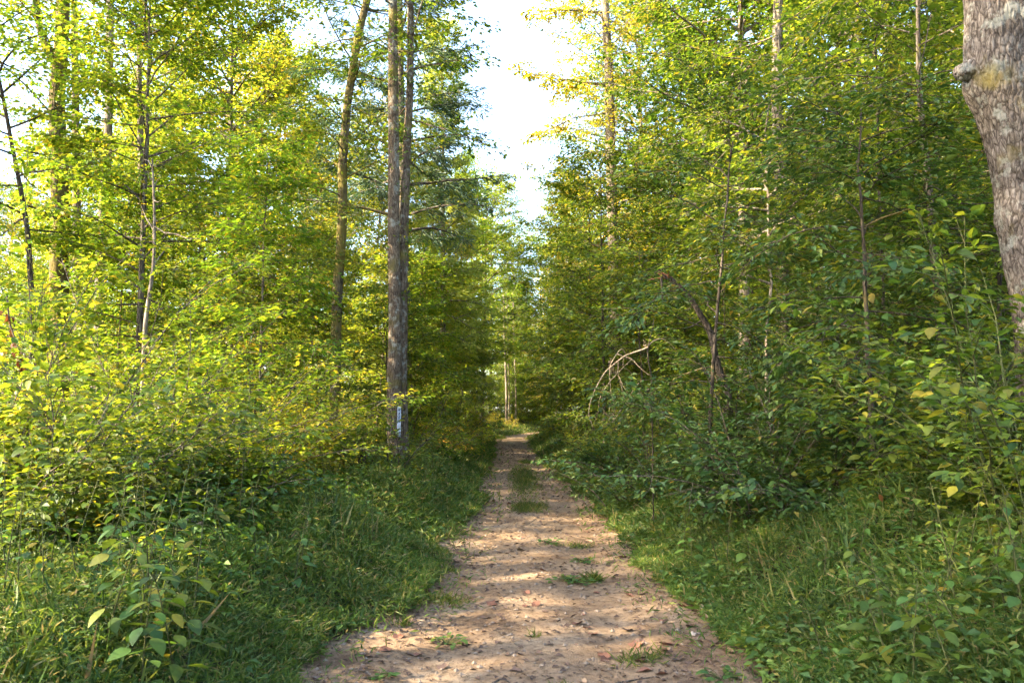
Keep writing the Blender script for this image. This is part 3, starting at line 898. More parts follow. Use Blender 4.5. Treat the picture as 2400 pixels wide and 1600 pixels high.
# right-hand shrubs; the arching one reaches over the verge
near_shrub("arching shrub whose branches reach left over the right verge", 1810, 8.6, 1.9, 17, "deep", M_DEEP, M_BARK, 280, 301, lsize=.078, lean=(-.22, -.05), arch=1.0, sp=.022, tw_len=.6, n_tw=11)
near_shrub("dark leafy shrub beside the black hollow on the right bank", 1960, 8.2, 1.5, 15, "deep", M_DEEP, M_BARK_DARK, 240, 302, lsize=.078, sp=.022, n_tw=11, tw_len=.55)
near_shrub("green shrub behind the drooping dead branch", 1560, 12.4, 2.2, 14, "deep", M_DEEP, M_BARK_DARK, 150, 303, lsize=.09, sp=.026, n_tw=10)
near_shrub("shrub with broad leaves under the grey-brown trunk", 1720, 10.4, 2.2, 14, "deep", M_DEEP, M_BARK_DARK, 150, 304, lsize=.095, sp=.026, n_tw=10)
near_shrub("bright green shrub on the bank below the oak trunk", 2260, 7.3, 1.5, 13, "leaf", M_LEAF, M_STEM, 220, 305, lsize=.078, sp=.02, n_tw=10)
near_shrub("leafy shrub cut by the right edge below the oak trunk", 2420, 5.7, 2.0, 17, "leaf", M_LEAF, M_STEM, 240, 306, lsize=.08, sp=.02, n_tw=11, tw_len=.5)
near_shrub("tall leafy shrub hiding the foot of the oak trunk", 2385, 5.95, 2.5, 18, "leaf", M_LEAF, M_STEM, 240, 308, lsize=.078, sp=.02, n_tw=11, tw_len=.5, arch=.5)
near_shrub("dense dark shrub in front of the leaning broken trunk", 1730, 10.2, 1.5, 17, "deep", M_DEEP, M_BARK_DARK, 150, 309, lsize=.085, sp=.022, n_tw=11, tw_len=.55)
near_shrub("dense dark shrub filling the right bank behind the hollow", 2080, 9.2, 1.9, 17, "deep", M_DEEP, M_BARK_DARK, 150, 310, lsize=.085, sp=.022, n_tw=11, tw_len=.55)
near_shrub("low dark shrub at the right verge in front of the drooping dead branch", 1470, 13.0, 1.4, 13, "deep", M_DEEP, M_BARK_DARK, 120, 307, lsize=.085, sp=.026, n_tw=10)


def big_leaf_sapling():
    y = 9.0
    rng = np.random.default_rng(401)
    ln = smooth_line(px_line([(2216, 960), (2205, 796), (2200, 714), (2187, 587), (2182, 485), (2169, 357), (2154, 204), (2152, 100), (2150, -120)], y), 40)
    base = np.array([ln[0][0], y, gz(ln[0][0], y)])
    ln[0, 2] = base[2] - .1
    g = Geo()
    g.tube(ln - base, np.linspace(.055, .02, len(ln)), 10, bark_bump(71, .08))
    crown(g, rng, ln - base, 1.6, ln[-1][2] - base[2], 1.9, 34, prof='oval', r_limb=.01, wob=.2, el=(-.1, .5), n_tw=10, tw_len=.8, sp=.03, lsize=.105, spread=.2, tilt=.3, droop=.45)
    leafy("sapling", "young tree with large drooping leaves and thin brown trunk near the oak", "tree", g, base, "leaf", M_LEAF, M_BARK, 300, ratio=.45, seed=402, stem_name="trunk")
    for k, (px, yy, h, lab, ky, mt) in enumerate(((2040, 8.0, 4.0, "leafy sapling hanging over the black hollow on the right", "deep", M_DEEP), (2070, 10.2, 6.4, "dense sapling with olive leaves left of the thin brown trunk", "leaf", M_LEAF), (1640, 10.0, 5.0, "sapling with dark crown above the broken leaning trunk", "deep", M_DEEP), (2330, 8.6, 4.2, "sapling in the shade behind the oak trunk", "leaf", M_LEAF))):
        rng = np.random.default_rng(420 + k)
        g = Geo()
        sp = stem_pts(rng, h, .05)
        g.tube(sp, np.linspace(.035, .008, len(sp)), 8)
        crown(g, rng, sp, h * .22, h, 1.2 if k == 0 else 1.6, 30, prof='oval', r_limb=.009, wob=.2, el=(-.1, .5), n_tw=11, tw_len=.75, sp=.025, lsize=.085, spread=.2, tilt=.3, droop=.35)
        x = W(px, 900, yy)[0]
        leafy("sapling", lab, "tree", g, (x, yy, gz(x, yy)), ky, mt, M_BARK_DARK, 200, ratio=.52, shape='r2', seed=430 + k, stem_name="trunk")


big_leaf_sapling()

# conical sapling in the left thicket
o = plant("sap_a", "sapling", "conical layered sapling with thin straight stem in the left thicket", "tree", W(618, 900, 13)[0], 13.0, 1.0, 1.08)

# ------------------------------------------------------------------ the woods on both sides
RND = random.Random(12)
placed = [(-2.7, 18, 1), (-4.2, 20, .8)]


def clear(x, y, r):
    return all((x - a) ** 2 + (y - b) ** 2 > (r + c) ** 2 for a, b, c in placed)


LAB = {"high": ("added_shade_tree", "tree"), "tall": ("maple_tree", "tree"), "mid": ("understory_tree", "tree"), "sap": ("sapling", "tree"), "shrub": ("shrub", "shrub")}


def zone(x, y):
    px = 1200 + x / (y * .996 + .3) * F_PX
    band = "front row" if y < 16 else "middle depth" if y < 32 else "far back" if y < 62 else "beyond the track end"
    if abs(px - 1200) > 1270: w = "outside the left edge" if x < 0 else "outside the right edge"
    elif px < 140: w = "left of the forked trunk"
    elif px < 350: w = "between forked trunk and dead snag"
    elif px < 790: w = "between dead snag and mossy trunk"
    elif px < 925: w = "between mossy and twin trunks"
    elif px < 1200: w = "between twin trunks and track"
    elif px < 1430: w = "between track and tall pale trunk"
    elif px < 1830: w = "between pale and grey-brown trunks"
    elif px < 2180: w = "right of the grey-brown trunk"
    else: w = "behind the oak trunk"
    return w, band


KIND = {"high": "unseen added high-crowned shade tree", "tall_a": "tall yellow-green tree", "tall_b": "tall green tree", "tall_c": "tall golden tree",
        "mid_a": "bright understory tree", "mid_b": "green understory tree", "mid_c": "pale-stemmed understory tree", "mid_d": "dark understory tree",
        "sap_a": "conical sapling", "sap_b": "bushy green sapling", "sap_c": "dark leafy sapling",
        "shrub_a": "sunny yellow-green bush", "shrub_b": "green woodland bush", "shrub_c": "dark green bush", "shrub_d": "small golden bush"}
GROWN = []


def grow(key, x, y, sc, sz=None):
    w, band = zone(x, y)
    nm, cat = LAB[key.split("_")[0]]
    placed.append((x, y, .5))
    o = plant(key, nm, "x", cat, x, y, RND.uniform(0, 6.28), sc, group="%ss in the woods, %s" % (nm.replace("_", " "), band), sz=sz)
    GROWN.append((o, KIND[key], w, band, math.hypot(x, y)))
    return o


def label_grown():
    """Each tree gets its place between landmarks and, among its like there, its order by distance."""
    by = {}
    for o, kd, w, band, d in GROWN:
        by.setdefault((kd, w, band), []).append((d, o))
    words = ["nearest", "second nearest", "third nearest", "fourth nearest", "fifth nearest", "sixth nearest", "seventh nearest", "eighth nearest"]
    for (kd, w, band), L in by.items():
        L.sort(key=lambda t: t[0])
        for k, (d, o) in enumerate(L):
            rank = "" if len(L) == 1 else ", %s such" % (words[k] if k < 7 else "farthest")
            o["label"] = "%s %s, %s%s" % (kd, w, band, rank)


def fill(keys, n, xr, yr, gap, sc, edge, seed, lim=.74):
    """Random trees; edge(y) is how near the stem may stand to the track's centre line."""
    global RND
    RND = random.Random(seed)
    c = t = 0
    while c < n and t < n * 40:
        t += 1
        x, y = RND.uniform(*xr), RND.uniform(*yr)
        if x < -4.5 and keys[0][0] in "tm" and any(abs(y - (y0 + (x + 3) * math.cos(SUN_AZ) / math.sin(SUN_AZ))) < hw for y0, hw in ((24, 3.5), (33, 6), (50, 6), (12, 3.5), (67, 6))):
            continue                                  # lanes kept free of trees so the low sun reaches the track
        px = 1200 + x / (y + .3) * F_PX
        if any(a < px < b and y < d for a, b, d in ((60, 215, 17.3), (290, 400, 13.4), (1380, 1470, 22), (1790, 1870, 13.5), (760, 850, 15))) and keys[0][:2] != "sh":
            continue                                  # trunks that stay in view
        if 620 < px < 1150 and y < 18.5 and keys[0][0] in "tm":
            continue                                  # the twin and mossy trunks stay clear
        if abs(x) > y * lim + 3 or abs(x - track_c(y)) < edge(y) or not clear(x, y, gap):
            continue
        s = RND.uniform(*sc)
        grow(RND.choice(keys), x, y, s, s * RND.uniform(.9, 1.15))
        c += 1


# left woods: open, light comes through
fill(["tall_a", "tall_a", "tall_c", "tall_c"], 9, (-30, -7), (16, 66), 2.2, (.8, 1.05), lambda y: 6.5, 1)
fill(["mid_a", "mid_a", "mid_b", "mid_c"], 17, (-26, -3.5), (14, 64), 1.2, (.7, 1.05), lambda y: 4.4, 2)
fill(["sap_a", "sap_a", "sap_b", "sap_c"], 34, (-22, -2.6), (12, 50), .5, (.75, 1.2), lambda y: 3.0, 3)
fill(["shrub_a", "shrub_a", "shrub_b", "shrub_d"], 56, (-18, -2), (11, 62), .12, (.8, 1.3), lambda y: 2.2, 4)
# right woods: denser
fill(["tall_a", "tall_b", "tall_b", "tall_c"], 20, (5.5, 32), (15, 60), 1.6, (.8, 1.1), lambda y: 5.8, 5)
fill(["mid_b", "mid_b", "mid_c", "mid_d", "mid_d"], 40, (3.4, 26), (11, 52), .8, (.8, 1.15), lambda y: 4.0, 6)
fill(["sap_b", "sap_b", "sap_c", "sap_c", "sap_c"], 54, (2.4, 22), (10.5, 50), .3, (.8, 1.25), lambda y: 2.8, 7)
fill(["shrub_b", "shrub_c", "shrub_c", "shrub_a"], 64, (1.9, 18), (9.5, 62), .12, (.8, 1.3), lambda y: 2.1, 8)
# far back, closing the view at the end of the track
fill(["tall_a", "tall_b", "tall_c", "mid_a"], 36, (-50, 50), (62, 100), 1.8, (.8, 1.1), lambda y: 6 if y < 80 else 3, 9, .68)
fill(["mid_a", "mid_b", "sap_a", "sap_b", "shrub_a", "shrub_b"], 60, (-40, 40), (58, 96), .6, (.8, 1.25), lambda y: 2.2, 10, .68)
fill(["sap_a", "sap_b", "shrub_a", "shrub_d"], 30, (-8, .4), (66, 84), .3, (.9, 1.3), lambda y: 1.7, 13)
fill(["mid_a", "mid_b", "sap_a", "sap_b"], 26, (-14, 16), (98, 118), .4, (1.0, 1.4), lambda y: 0, 15)
fill(["sap_a", "sap_b", "shrub_a", "shrub_d"], 12, (2.5, 9), (66, 84), .3, (.9, 1.3), lambda y: 1.7, 14)
for (x, y, key, s) in ((2.9, 25, "mid_b", 1.0), (3.4, 33, "mid_a", 1.05), (-3.3, 49, "tall_a", .95), (3.6, 49, "mid_c", 1.2), (-4.4, 42, "tall_c", .9), (3.3, 45, "mid_c", 1.0), (-4.2, 35, "mid_a", .75), (2.9, 17.5, "sap_b", 1.2), (-3.2, 52, "mid_a", 1.0),
        (-3.3, 21.5, "sap_b", 1.15), (-3.1, 25, "sap_a", 1.2), (-4.2, 24.5, "sap_a", 1.2), (-3.3, 29, "sap_a", 1.25), (-2.9, 33, "sap_a", 1.3), (-3.4, 38, "mid_a", .8), (-2.8, 43, "sap_b", 1.3),
        (-2.7, 21, "shrub_a", 1.2), (-2.5, 24.5, "shrub_d", 1.2), (-2.4, 28, "shrub_a", 1.3), (-2.5, 33, "shrub_d", 1.4), (-2.4, 39, "shrub_a", 1.4), (-2.3, 46, "shrub_d", 1.5),
        (1.3, 86, "sap_b", 1.3), (.2, 88, "sap_a", 1.3), (2.4, 88, "sap_b", 1.4), (3.2, 86, "sap_b", 1.3), (4.3, 88, "sap_a", 1.3), (3.0, 83, "shrub_a", 1.6), (2.6, 79, "shrub_d", 1.5), (5.2, 90, "sap_b", 1.4), (.8, 80, "shrub_a", 1.5), (1.6, 82, "shrub_b", 1.6),
        (-7.6, 19.5, "mid_b", .8), (-4.6, 14.2, "sap_b", 1.0)):
    grow(key, x, y, s)
for (px, y, key, s) in ((540, 27, "tall_a", .95), (655, 36, "tall_c", 1.1), (740, 44, "tall_a", 1.0), (1128, 60, "tall_a", 1.1), (1312, 61, "tall_c", 1.2), (1150, 82, "tall_a", 1.15), (1262, 84, "tall_a", 1.1), (1210, 95, "mid_a", 1.3), (1235, 90, "mid_c", 1.2), (1300, 75, "tall_c", 1.1), (1185, 92, "mid_c", 1.25)):
    grow(key, W(px, 900, y)[0], y, s)
plant("pine", "pine_tree", "dark blue-green pine whose branches reach into the sky gap", "tree", W(960, 900, 24)[0], 24, 2.2, 1.25, sz=1.35)
plant("cedar", "cedar_tree", "yellowish feathery conifer sunlit behind the twin trunks", "tree", W(1040, 900, 30)[0], 30, .4, 1.0, sz=1.05)
plant("cedar", "cedar_tree", "smaller yellowish conifer farther back beside the sky gap", "tree", W(1090, 900, 44)[0], 44, 2.4, .9)
# unseen trees added left of the camera to shade the near track and right bank
for (x, y, key, s) in ((-18, -.6, "high", 1.0), (-19, 4, "high", 1.05), (-18.5, 9.7, "high", 1.0), (-14.6, .8, "high", .95), (-15, -3.4, "tall_c", .95), (-8.8, .1, "mid_a", .8), (-7.6, -2.7, "mid_b", 1.0)):
    grow(key, x, y, s)
label_grown()
#MARK2

# ------------------------------------------------------------------ verge grass (uncountable)
def grass_side(name, label, side, seed):
    rng = np.random.default_rng(seed)
    Ps, Ds, Ns, Ls = [], [], [], []
    for (y0, y1, n, ls, wmax) in ((3.2, 5.5, 56000, .06, 3.4), (5.5, 10, 56000, .078, 4.2), (10, 20, 38000, .12, 3.6), (20, 40, 15000, .2, 3.4), (40, 72, 7000, .26, 3.4)):
        y = rng.uniform(y0, y1, n)
        off = wmax * rng.random(n) ** 1.25 - .6 * (rng.random(n) < .07) * rng.random(n) ** 1.5
        w = track_w(y) + (.12 if side > 0 else -.2) - (.3 if side > 0 else .02) * sstep(5.5, 11, y) + .6 * (fbm(y * .7, y * 0 + (2 if side < 0 else 7), 61) - .52) + .4 * (fbm(y * 3, y * 0 + side, 62) - .5)
        u = side * (w + off)
        x = track_c(y) + u
        gh = ground_z(x, y)
        lump = fbm(x * 1.1, y * 1.1, 63 + seed)
        hh = (.07 + .3 * sstep(0, 1.0, off)) * (.2 + 1.5 * lump)
        keep = rng.random(n) < .35 + 1.1 * sstep(.3, .55, fbm(x * 2.3, y * 2.3, 64))
        t = rng.random(n) ** .7
        P = np.stack([x, y, gh + .02 + hh * t], 1)
        az = rng.uniform(0, 6.28, n)
        el = rng.normal(.45, .45, n)
        D = np.stack([np.cos(az) * np.cos(el) - side * .15, np.sin(az) * np.cos(el), np.sin(el)], 1)
        N = np.stack([rng.normal(0, .5, n), rng.normal(0, .5, n), np.ones(n)], 1)
        Lz = ls * rng.uniform(.55, 1.3, n)
        Ps.append(P[keep]); Ds.append(D[keep]); Ns.append(N[keep]); Ls.append(Lz[keep])
        # upright blades and stems
        m = n // 30
        i = rng.choice(n, m, replace=False)
        az = rng.uniform(0, 6.28, m); el = rng.normal(1.15, .2, m)
        Ps.append(np.stack([x[i], y[i], gh[i]], 1))
        Ds.append(np.stack([np.cos(az) * np.cos(el), np.sin(az) * np.cos(el), np.sin(el)], 1))
        Ns.append(rng.normal(0, 1, (m, 3)))
        Ls.append((hh[i] * 1.0 + .05) * rng.uniform(.7, 1.3, m))
    nn = [len(p) for p in Ps]
    P, D, N, L = (np.concatenate(z) for z in (Ps, Ds, Ns, Ls))
    ratio = np.concatenate([np.full(k, .17 if j % 2 == 0 else .013) for j, k in enumerate(nn)])
    me = leaf_mesh(name, P, D, N, L, ratio[:, None], M_GRASS)
    link(name, me, None, label, "grass", None, "stuff")


def verge_cover(label, side, seed):
    rng = np.random.default_rng(seed)
    n = 34000
    y = 2.6 + 30 * rng.random(n) ** 1.9
    off = 4.0 * rng.random(n) ** 1.1 + .05
    x = track_c(y) + side * (track_w(y) + off - .1)
    m = fbm(x * 1.3, y * 1.3, seed + 3)
    k = rng.random(n) < sstep(.3, .55, m)
    x, y, off, m = x[k], y[k], off[k], m[k]; n = len(x)
    hh = (.1 + .38 * sstep(0, 1.2, off)) * (.3 + m)
    P = np.stack([x, y, ground_z(x, y) + .03 + hh * rng.random(n) ** .5], 1)
    az = rng.uniform(0, 6.28, n)
    D = np.stack([np.cos(az), np.sin(az), rng.normal(-.05, .3, n)], 1)
    N = np.stack([rng.normal(0, .4, n), rng.normal(0, .4, n), np.ones(n)], 1)
    link("verge_cover", leaf_mesh("verge_cover", P, D, N, (.03 + .045 * rng.random(n)) * (1 + .05 * y), .58, M_HERB), None, label, "ground cover", None, "stuff")


verge_cover("small broad leaves growing through the left verge grass", -1, 71)
verge_cover("small broad leaves growing through the right verge grass", 1, 72)
grass_side("verge_grass", "fine green grass covering the left verge of the track", -1, 5)
grass_side("verge_grass", "fine green grass covering the right bank beside the track", 1, 6)


# ground cover further into the woods
def ground_cover():
    rng = np.random.default_rng(9)
    n = 34000
    y = 5 + 50 * rng.random(n) ** 1.5
    x = rng.uniform(-1, 1, n) * (y * .68 + 2)
    k = np.abs(x - track_c(y)) > 3.2
    x, y = x[k], y[k]; n = len(x)
    P = np.stack([x, y, ground_z(x, y) + .02 + .4 * rng.random(n) * fbm(x * .8, y * .8, 91)], 1)
    az = rng.uniform(0, 6.28, n)
    D = np.stack([np.cos(az), np.sin(az), rng.normal(.1, .3, n)], 1)
    N = np.stack([rng.normal(0, .35, n), rng.normal(0, .35, n), np.ones(n)], 1)
    me = leaf_mesh("ground_cover", P, D, N, (.07 + .0035 * y) * rng.uniform(.6, 1.3, n), .6, M_DEEP)
    link("ground_cover", me, None, "low leafy ground cover on the forest floor", "ground cover", None, "stuff")


ground_cover()


# ------------------------------------------------------------------ tufts and weeds on the track
def tuft(name, label, px, py, w, n, h, seed, depth=None, mat=M_GRASS, ratio=.07, d=None):
    rng = np.random.default_rng(seed)
    y = d or CAM_Z * F_PX / (py - HOR)
    x = W(px, py, y)[0]
    base = np.array([x, y, gz(x, y)])
    dp = depth or w
    pts = np.clip(rng.normal(0, .42, (n, 2)), -.85, .85) * [w / 2, dp / 2]
    z = ground_z(pts[:, 0] + x, pts[:, 1] + y) - base[2]
    az = rng.uniform(0, 6.28, n); el = rng.normal(.75, .35, n)
    D = np.stack([np.cos(az) * np.cos(el), np.sin(az) * np.cos(el), np.sin(el)], 1)
    N = np.stack([rng.normal(0, .5, n), rng.normal(0, .5, n), np.ones(n)], 1)
    o = link(name, leaf_mesh(name, np.stack([pts[:, 0], pts[:, 1], z], 1), D, N, h * rng.uniform(.5, 1.3, n), ratio, mat), None, label, "grass tuft")
    o.location = base
    return o


tuft("grass_strip", "green grass strip growing along the middle of the far track", 1228, 1122, .9, 3600, .11, 1, 12, d=20.5)
tuft("grass_tuft", "small grass tuft in mid-track just nearer than the green strip", 1240, 1188, .7, 1000, .12, 2, 1.6)
tuft("grass_tuft", "tiny tuft in mid-track beyond the long green strip", 1232, 1082, .5, 500, .14, 3, 1.5)
tuft("grass_tuft", "ragged grass tuft at the left of the track near the pale rock", 1035, 1392, .6, 330, .1, 4, .5)
tuft("grass_tuft", "spiky grass tuft right of mid-track, in front of flat green weeds", 1390, 1345, .25, 150, .13, 5, .2)
tuft("grass_tuft", "thin grass tuft at lower right of the track near dark leaves", 1510, 1520, .45, 120, .11, 6, .35)
tuft("grass_tuft", "small tuft by the left verge beside fallen leaves", 1050, 1330, .3, 120, .1, 7, .3)
tuft("grass_tuft", "little tuft cut by the bottom edge of the picture", 1315, 1588, .14, 50, .07, 8)
tuft("grass_tuft", "tiny sprig in the centre of the near track", 1255, 1475, .12, 45, .07, 9)
tuft("grass_tuft", "thin tuft close to the right verge at mid distance", 1360, 1270, .5, 160, .1, 10, .4)
tuft("grass_tuft", "fine tuft left of the sunlit oval patch", 1062, 1245, .4, 200, .12, 11, .8)
tuft("grass_tuft", "tuft hugging the left verge close to the camera", 945, 1450, .2, 70, .1, 12)


def flat_weed(label, px, py, w, dp, n, ls, seed):
    rng = np.random.default_rng(seed)
    y = CAM_Z * F_PX / (py - HOR)
    x = W(px, py, y)[0]
    base = np.array([x, y, gz(x, y)])
    root = link("flat_weed", None, None, label, "plant")
    root.location = base
    g = Geo()
    for k in range(n):
        a = rng.uniform(0, 6.28); r = math.sqrt(rng.random())
        q = np.array([r * math.cos(a) * w / 2, r * math.sin(a) * dp / 2, 0])
        q[2] = gz(x + q[0], y + q[1]) - base[2] + rng.uniform(.012, .05)
        g.tube(np.array([[0, 0, .0], q * .5 + [0, 0, .01], q]), [.003, .0022, .0015], 4)
        b = a + rng.normal(0, .8)
        put_leaf(root, UL["herb"][int(rng.integers(3))], q, np.array([math.cos(b), math.sin(b), rng.uniform(-.05, .4)]), np.array([rng.normal(0, .25), rng.normal(0, .25), 1]), ls * rng.uniform(.6, 1.2))
    link("stem", g.wood_mesh("flat_weed_stem", M_STEM), root)


flat_weed("flat dark green weed patch right of mid-track", 1345, 1352, .5, .35, 60, .07, 13)
flat_weed("small flat weed in the right rut at mid distance", 1290, 1268, .3, .4, 34, .07, 14)
flat_weed("flat weed rosette left of centre on the near track", 1050, 1482, .24, .25, 26, .06, 15)
flat_weed("weed rosette near the lower left corner of the track", 895, 1565, .14, .14, 16, .055, 16)
flat_weed("flat weed on the right of the track beyond the spiky tuft", 1368, 1302, .3, .3, 30, .065, 17)
flat_weed("weed cut by the lower right corner of the track", 1690, 1570, .25, .25, 24, .07, 18)


# ------------------------------------------------------------------ broad-leaved weeds, every leaf its own part
def herb(label, px, y, h, pairs, ls, seed, key="herb", name="broadleaf_weed", lean=.15, group=None, x=None):
    rng = np.random.default_rng(seed)
    x = W(px, 1200, y)[0] if x is None else x
    base = np.array([x, y, gz(x, y)])
    g = Geo()
    k = 9
    lx, ly = rng.normal(0, lean), rng.normal(0, lean)
    zz = np.linspace(0, 1, k)
    st = np.stack([lx * zz ** 1.6 * h, ly * zz ** 1.6 * h, zz * h], 1)
    g.tube(st, np.linspace(.007, .002, k), 6)
    az = rng.uniform(0, 6.28)
    items = []
    for j in range(pairs):
        t = .22 + .78 * (j + .5) / pairs
        p = np.array([np.interp(t, zz, st[:, c]) for c in range(3)])
        az += math.pi / 2 + rng.normal(0, .25)
        sz = ls * (1.15 - .75 * t * t) * rng.uniform(.8, 1.15)
        for s in (0, math.pi):
            a = az + s + rng.normal(0, .15)
            d = np.array([math.cos(a), math.sin(a), rng.uniform(-.05, .35)])
            pet = .3 * sz + .03
            q = p + d * pet
            g.tube(np.array([p, (p + q) / 2 + [0, 0, .01], q]), [.0025, .002, .0018], 4)
            d2 = d.copy(); d2[2] -= rng.uniform(.2, .55)
            items.append((q, d2, np.array([rng.normal(0, .2), rng.normal(0, .2), 1]), sz))
    root = link(name, None, None, label, "plant", group)
    root.location = base
    link("stem", g.wood_mesh(name + "_stem", M_STEM), root)
    for q, d, n, sz in items:
        put_leaf(root, UL[key][int(rng.integers(3))], q, d, n, sz)
    return root


HERB_L = [(330, 4.3, .62), (395, 4.5, .72), (280, 4.7, .6), (430, 4.2, .5), (360, 4.9, .78), (250, 4.2, .5), (310, 5.3, .7), (460, 5.0, .62), (215, 5.0, .55), (400, 5.6, .7), (345, 4.05, .42), (470, 4.6, .45)]
wl = ["front", "tallest", "left", "right-hand", "rear", "lowest left", "back left", "back right", "leftmost", "farthest", "smallest front", "short right"]
for k, (px, y, h) in enumerate(HERB_L):
    herb("%s stem of the broad-leaved weed clump in the lower left corner" % wl[k], px, y, h + .34, 10, .12, 500 + k, key=("herb", "leaf")[k % 2], lean=.3)
HERB_M = [(560, 7.2, .9, "tall weed with small leaves in front of the left thicket"), (500, 6.6, .75, "green weed beside the pale forked stick on the left"), (640, 8.0, .8, "slender weed at the rear of the left grass"), (120, 5.0, .6, "broad-leaved weed near the left edge above the grass"), (30, 5.6, .8, "broad-leaved weed at the very left edge of the picture"), (180, 6.0, .8, "leafy weed below the yellow-green thicket on the left"), (420, 6.4, .7, "weed with a single orange leaf nearby in the left grass")]
for k, (px, y, h, lab) in enumerate(HERB_M):
    herb(lab, px, y, h + .15, 9, .125, 520 + k)
HERB_R = [(2120, 4.2, .5), (2200, 4.35, .55), (2290, 4.2, .5), (2350, 4.5, .6), (2160, 4.7, .45), (2250, 4.8, .5), (2390, 4.1, .55), (2080, 4.5, .4), (2320, 5.0, .55), (2230, 4.0, .42), (2050, 4.9, .4), (2400, 5.0, .6)]
wr = ["front left", "broadest", "front right", "tall right", "rear left", "rear middle", "rightmost front", "leftmost", "back right", "lowest front", "outlying left", "rear right edge"]
for k, (px, y, h) in enumerate(HERB_R):
    herb("%s stem of the broad-leaved weeds in the lower right corner" % wr[k], px, y, h + .2, 9, .115, 540 + k, key=("herb", "leaf")[k % 2], lean=.3)
HERB_S = [(2000, 6.0, .5, "pale sunlit weed in the middle of the right bank"), (2130, 6.4, .55, "light green weed on the right bank above the corner weeds"), (1940, 7.4, .5, "small weed below the arching shrub on the right bank"), (1760, 7.4, .4, "small leafy weed in the right verge grass"), (1620, 8.4, .35, "low weed at the edge of the right verge"), (2350, 6.4, .9, "leafy weed with a bright yellow leaf at the right edge"), (2300, 6.9, .9, "weed beside the spiky cane plant on the bank"), (880, 15.5, .7, "weed growing at the foot of the twin trunks"), (960, 17.2, .7, "weed right of the twin trunks' foot"), (850, 17, .9, "bright weed left of the twin trunks' foot")]
for k, (px, y, h, lab) in enumerate(HERB_S):
    herb(lab, px, y, h + .12, 8, .12, 560 + k)


# smaller weeds scattered through both verges
VERGE = []
rnd = random.Random(77)
for k in range(150):
    side = -1 if k % 2 else 1
    y = 4.3 + 13 * rnd.random() ** 1.5
    off = rnd.uniform(.25, 2.6 if y < 9 else 1.9)
    x = float(track_c(y)) + side * (float(track_w(y)) + off)
    if abs(x) > y * .62 + .3:
        continue
    o = herb("x", 0, y, rnd.uniform(.38, .75) + .2 * min(off, 1.8), rnd.randint(5, 8), rnd.uniform(.06, .095), 900 + k, key=rnd.choice(["herb", "leaf", "leaf", "warm"]), name="verge_weed", x=x, group="small weeds in the verges")
    VERGE.append((side, y, o))
words = ("nearest second third fourth fifth sixth seventh eighth ninth tenth eleventh twelfth thirteenth fourteenth fifteenth sixteenth seventeenth eighteenth nineteenth twentieth".split() + ["twenty-" + w for w in "first second third fourth fifth sixth seventh eighth ninth".split()])
for side in (-1, 1):
    for nm, lo, hi in (("foreground", 0, 6), ("near", 6, 9), ("middle", 9, 13), ("farther", 13, 40)):
        L = sorted((t for t in VERGE if t[0] == side and lo <= t[1] < hi), key=lambda t: t[1])
        for k, t in enumerate(L):
            t[2]["label"] = "small leafy weed in the %s %s verge, %s%s from the camera" % (nm, "left" if side < 0 else "right", words[min(k, 28)], "" if k == 0 else " nearest")


# cane-like plant with strap leaves on the right bank
def cane():
    rng = np.random.default_rng(610)
    y = 6.8
    x = W(2262, 1000, y)[0]
    base = np.array([x, y, gz(x, y)])
    root = link("cane_plant", None, None, "spiky cane plant with long strap leaves on the right bank", "plant")
    root.location = base
    top = W(2268, 960, y)[2] - base[2]
    g = Geo()
    g.tube(np.array([[0, 0, 0], [.01, 0, top * .5], [.0, 0, top]]), [.009, .007, .004], 7)
    link("stem", g.wood_mesh("cane_stem", M_STEM), root)
    strap = unit_leaf("strap_leaf_blade", M_HERB, .12, .12, stations=((.1, .7), (.3, 1), (.55, .9), (.8, .5), (.93, .22)))
    for j in range(13):
        t = .5 + .5 * j / 12
        a = j * 2.4 + rng.normal(0, .2)
        e = rng.uniform(.1, .9) if j < 12 else 1.5
        d = np.array([math.cos(a) * math.cos(e), math.sin(a) * math.cos(e), math.sin(e)])
        put_leaf(root, strap, np.array([0, 0, top * t]), d, np.array([-d[0] * .3, -d[1] * .3, 1.0]), rng.uniform(.2, .34), "strap_leaf")


cane()


# ------------------------------------------------------------------ dead wood
def stick(name, label, cat, lines, mat, base=None, part="twig", dark=()):
    """lines: list of (world polyline, r0, r1); first is the main stem."""
    base = np.array(lines[0][0][0]) if base is None else np.asarray(base)
    root = link(name, None, None, label, cat)
    root.location = base
    for k, (p, r0, r1) in enumerate(lines):
        p = smooth_line(np.asarray(p), max(8, 4 * len(p)))
        g = Geo()
        g.tube(p - base, np.linspace(r0, r1, len(p)) * (.8 if name == 'drooping_dead_branch' else 1), 8 if r0 > .015 else 5, bark_bump(700 + k, .12, 6))
        g.v.append(np.array([p[0] - base, p[-1] - base]))
        link("stem" if k == 0 else part, g.wood_mesh(name + "_wood", M_BARK_DARK if k in dark else mat), root)
    return root


def Z2(pts, y, dy=0):
    k = 300 / 1384.0
    n = len(pts)
    return np.array([W(1340 + a * k, 760 + b * k, y + dy * j / max(1, n - 1)) for j, (a, b) in enumerate(pts)])


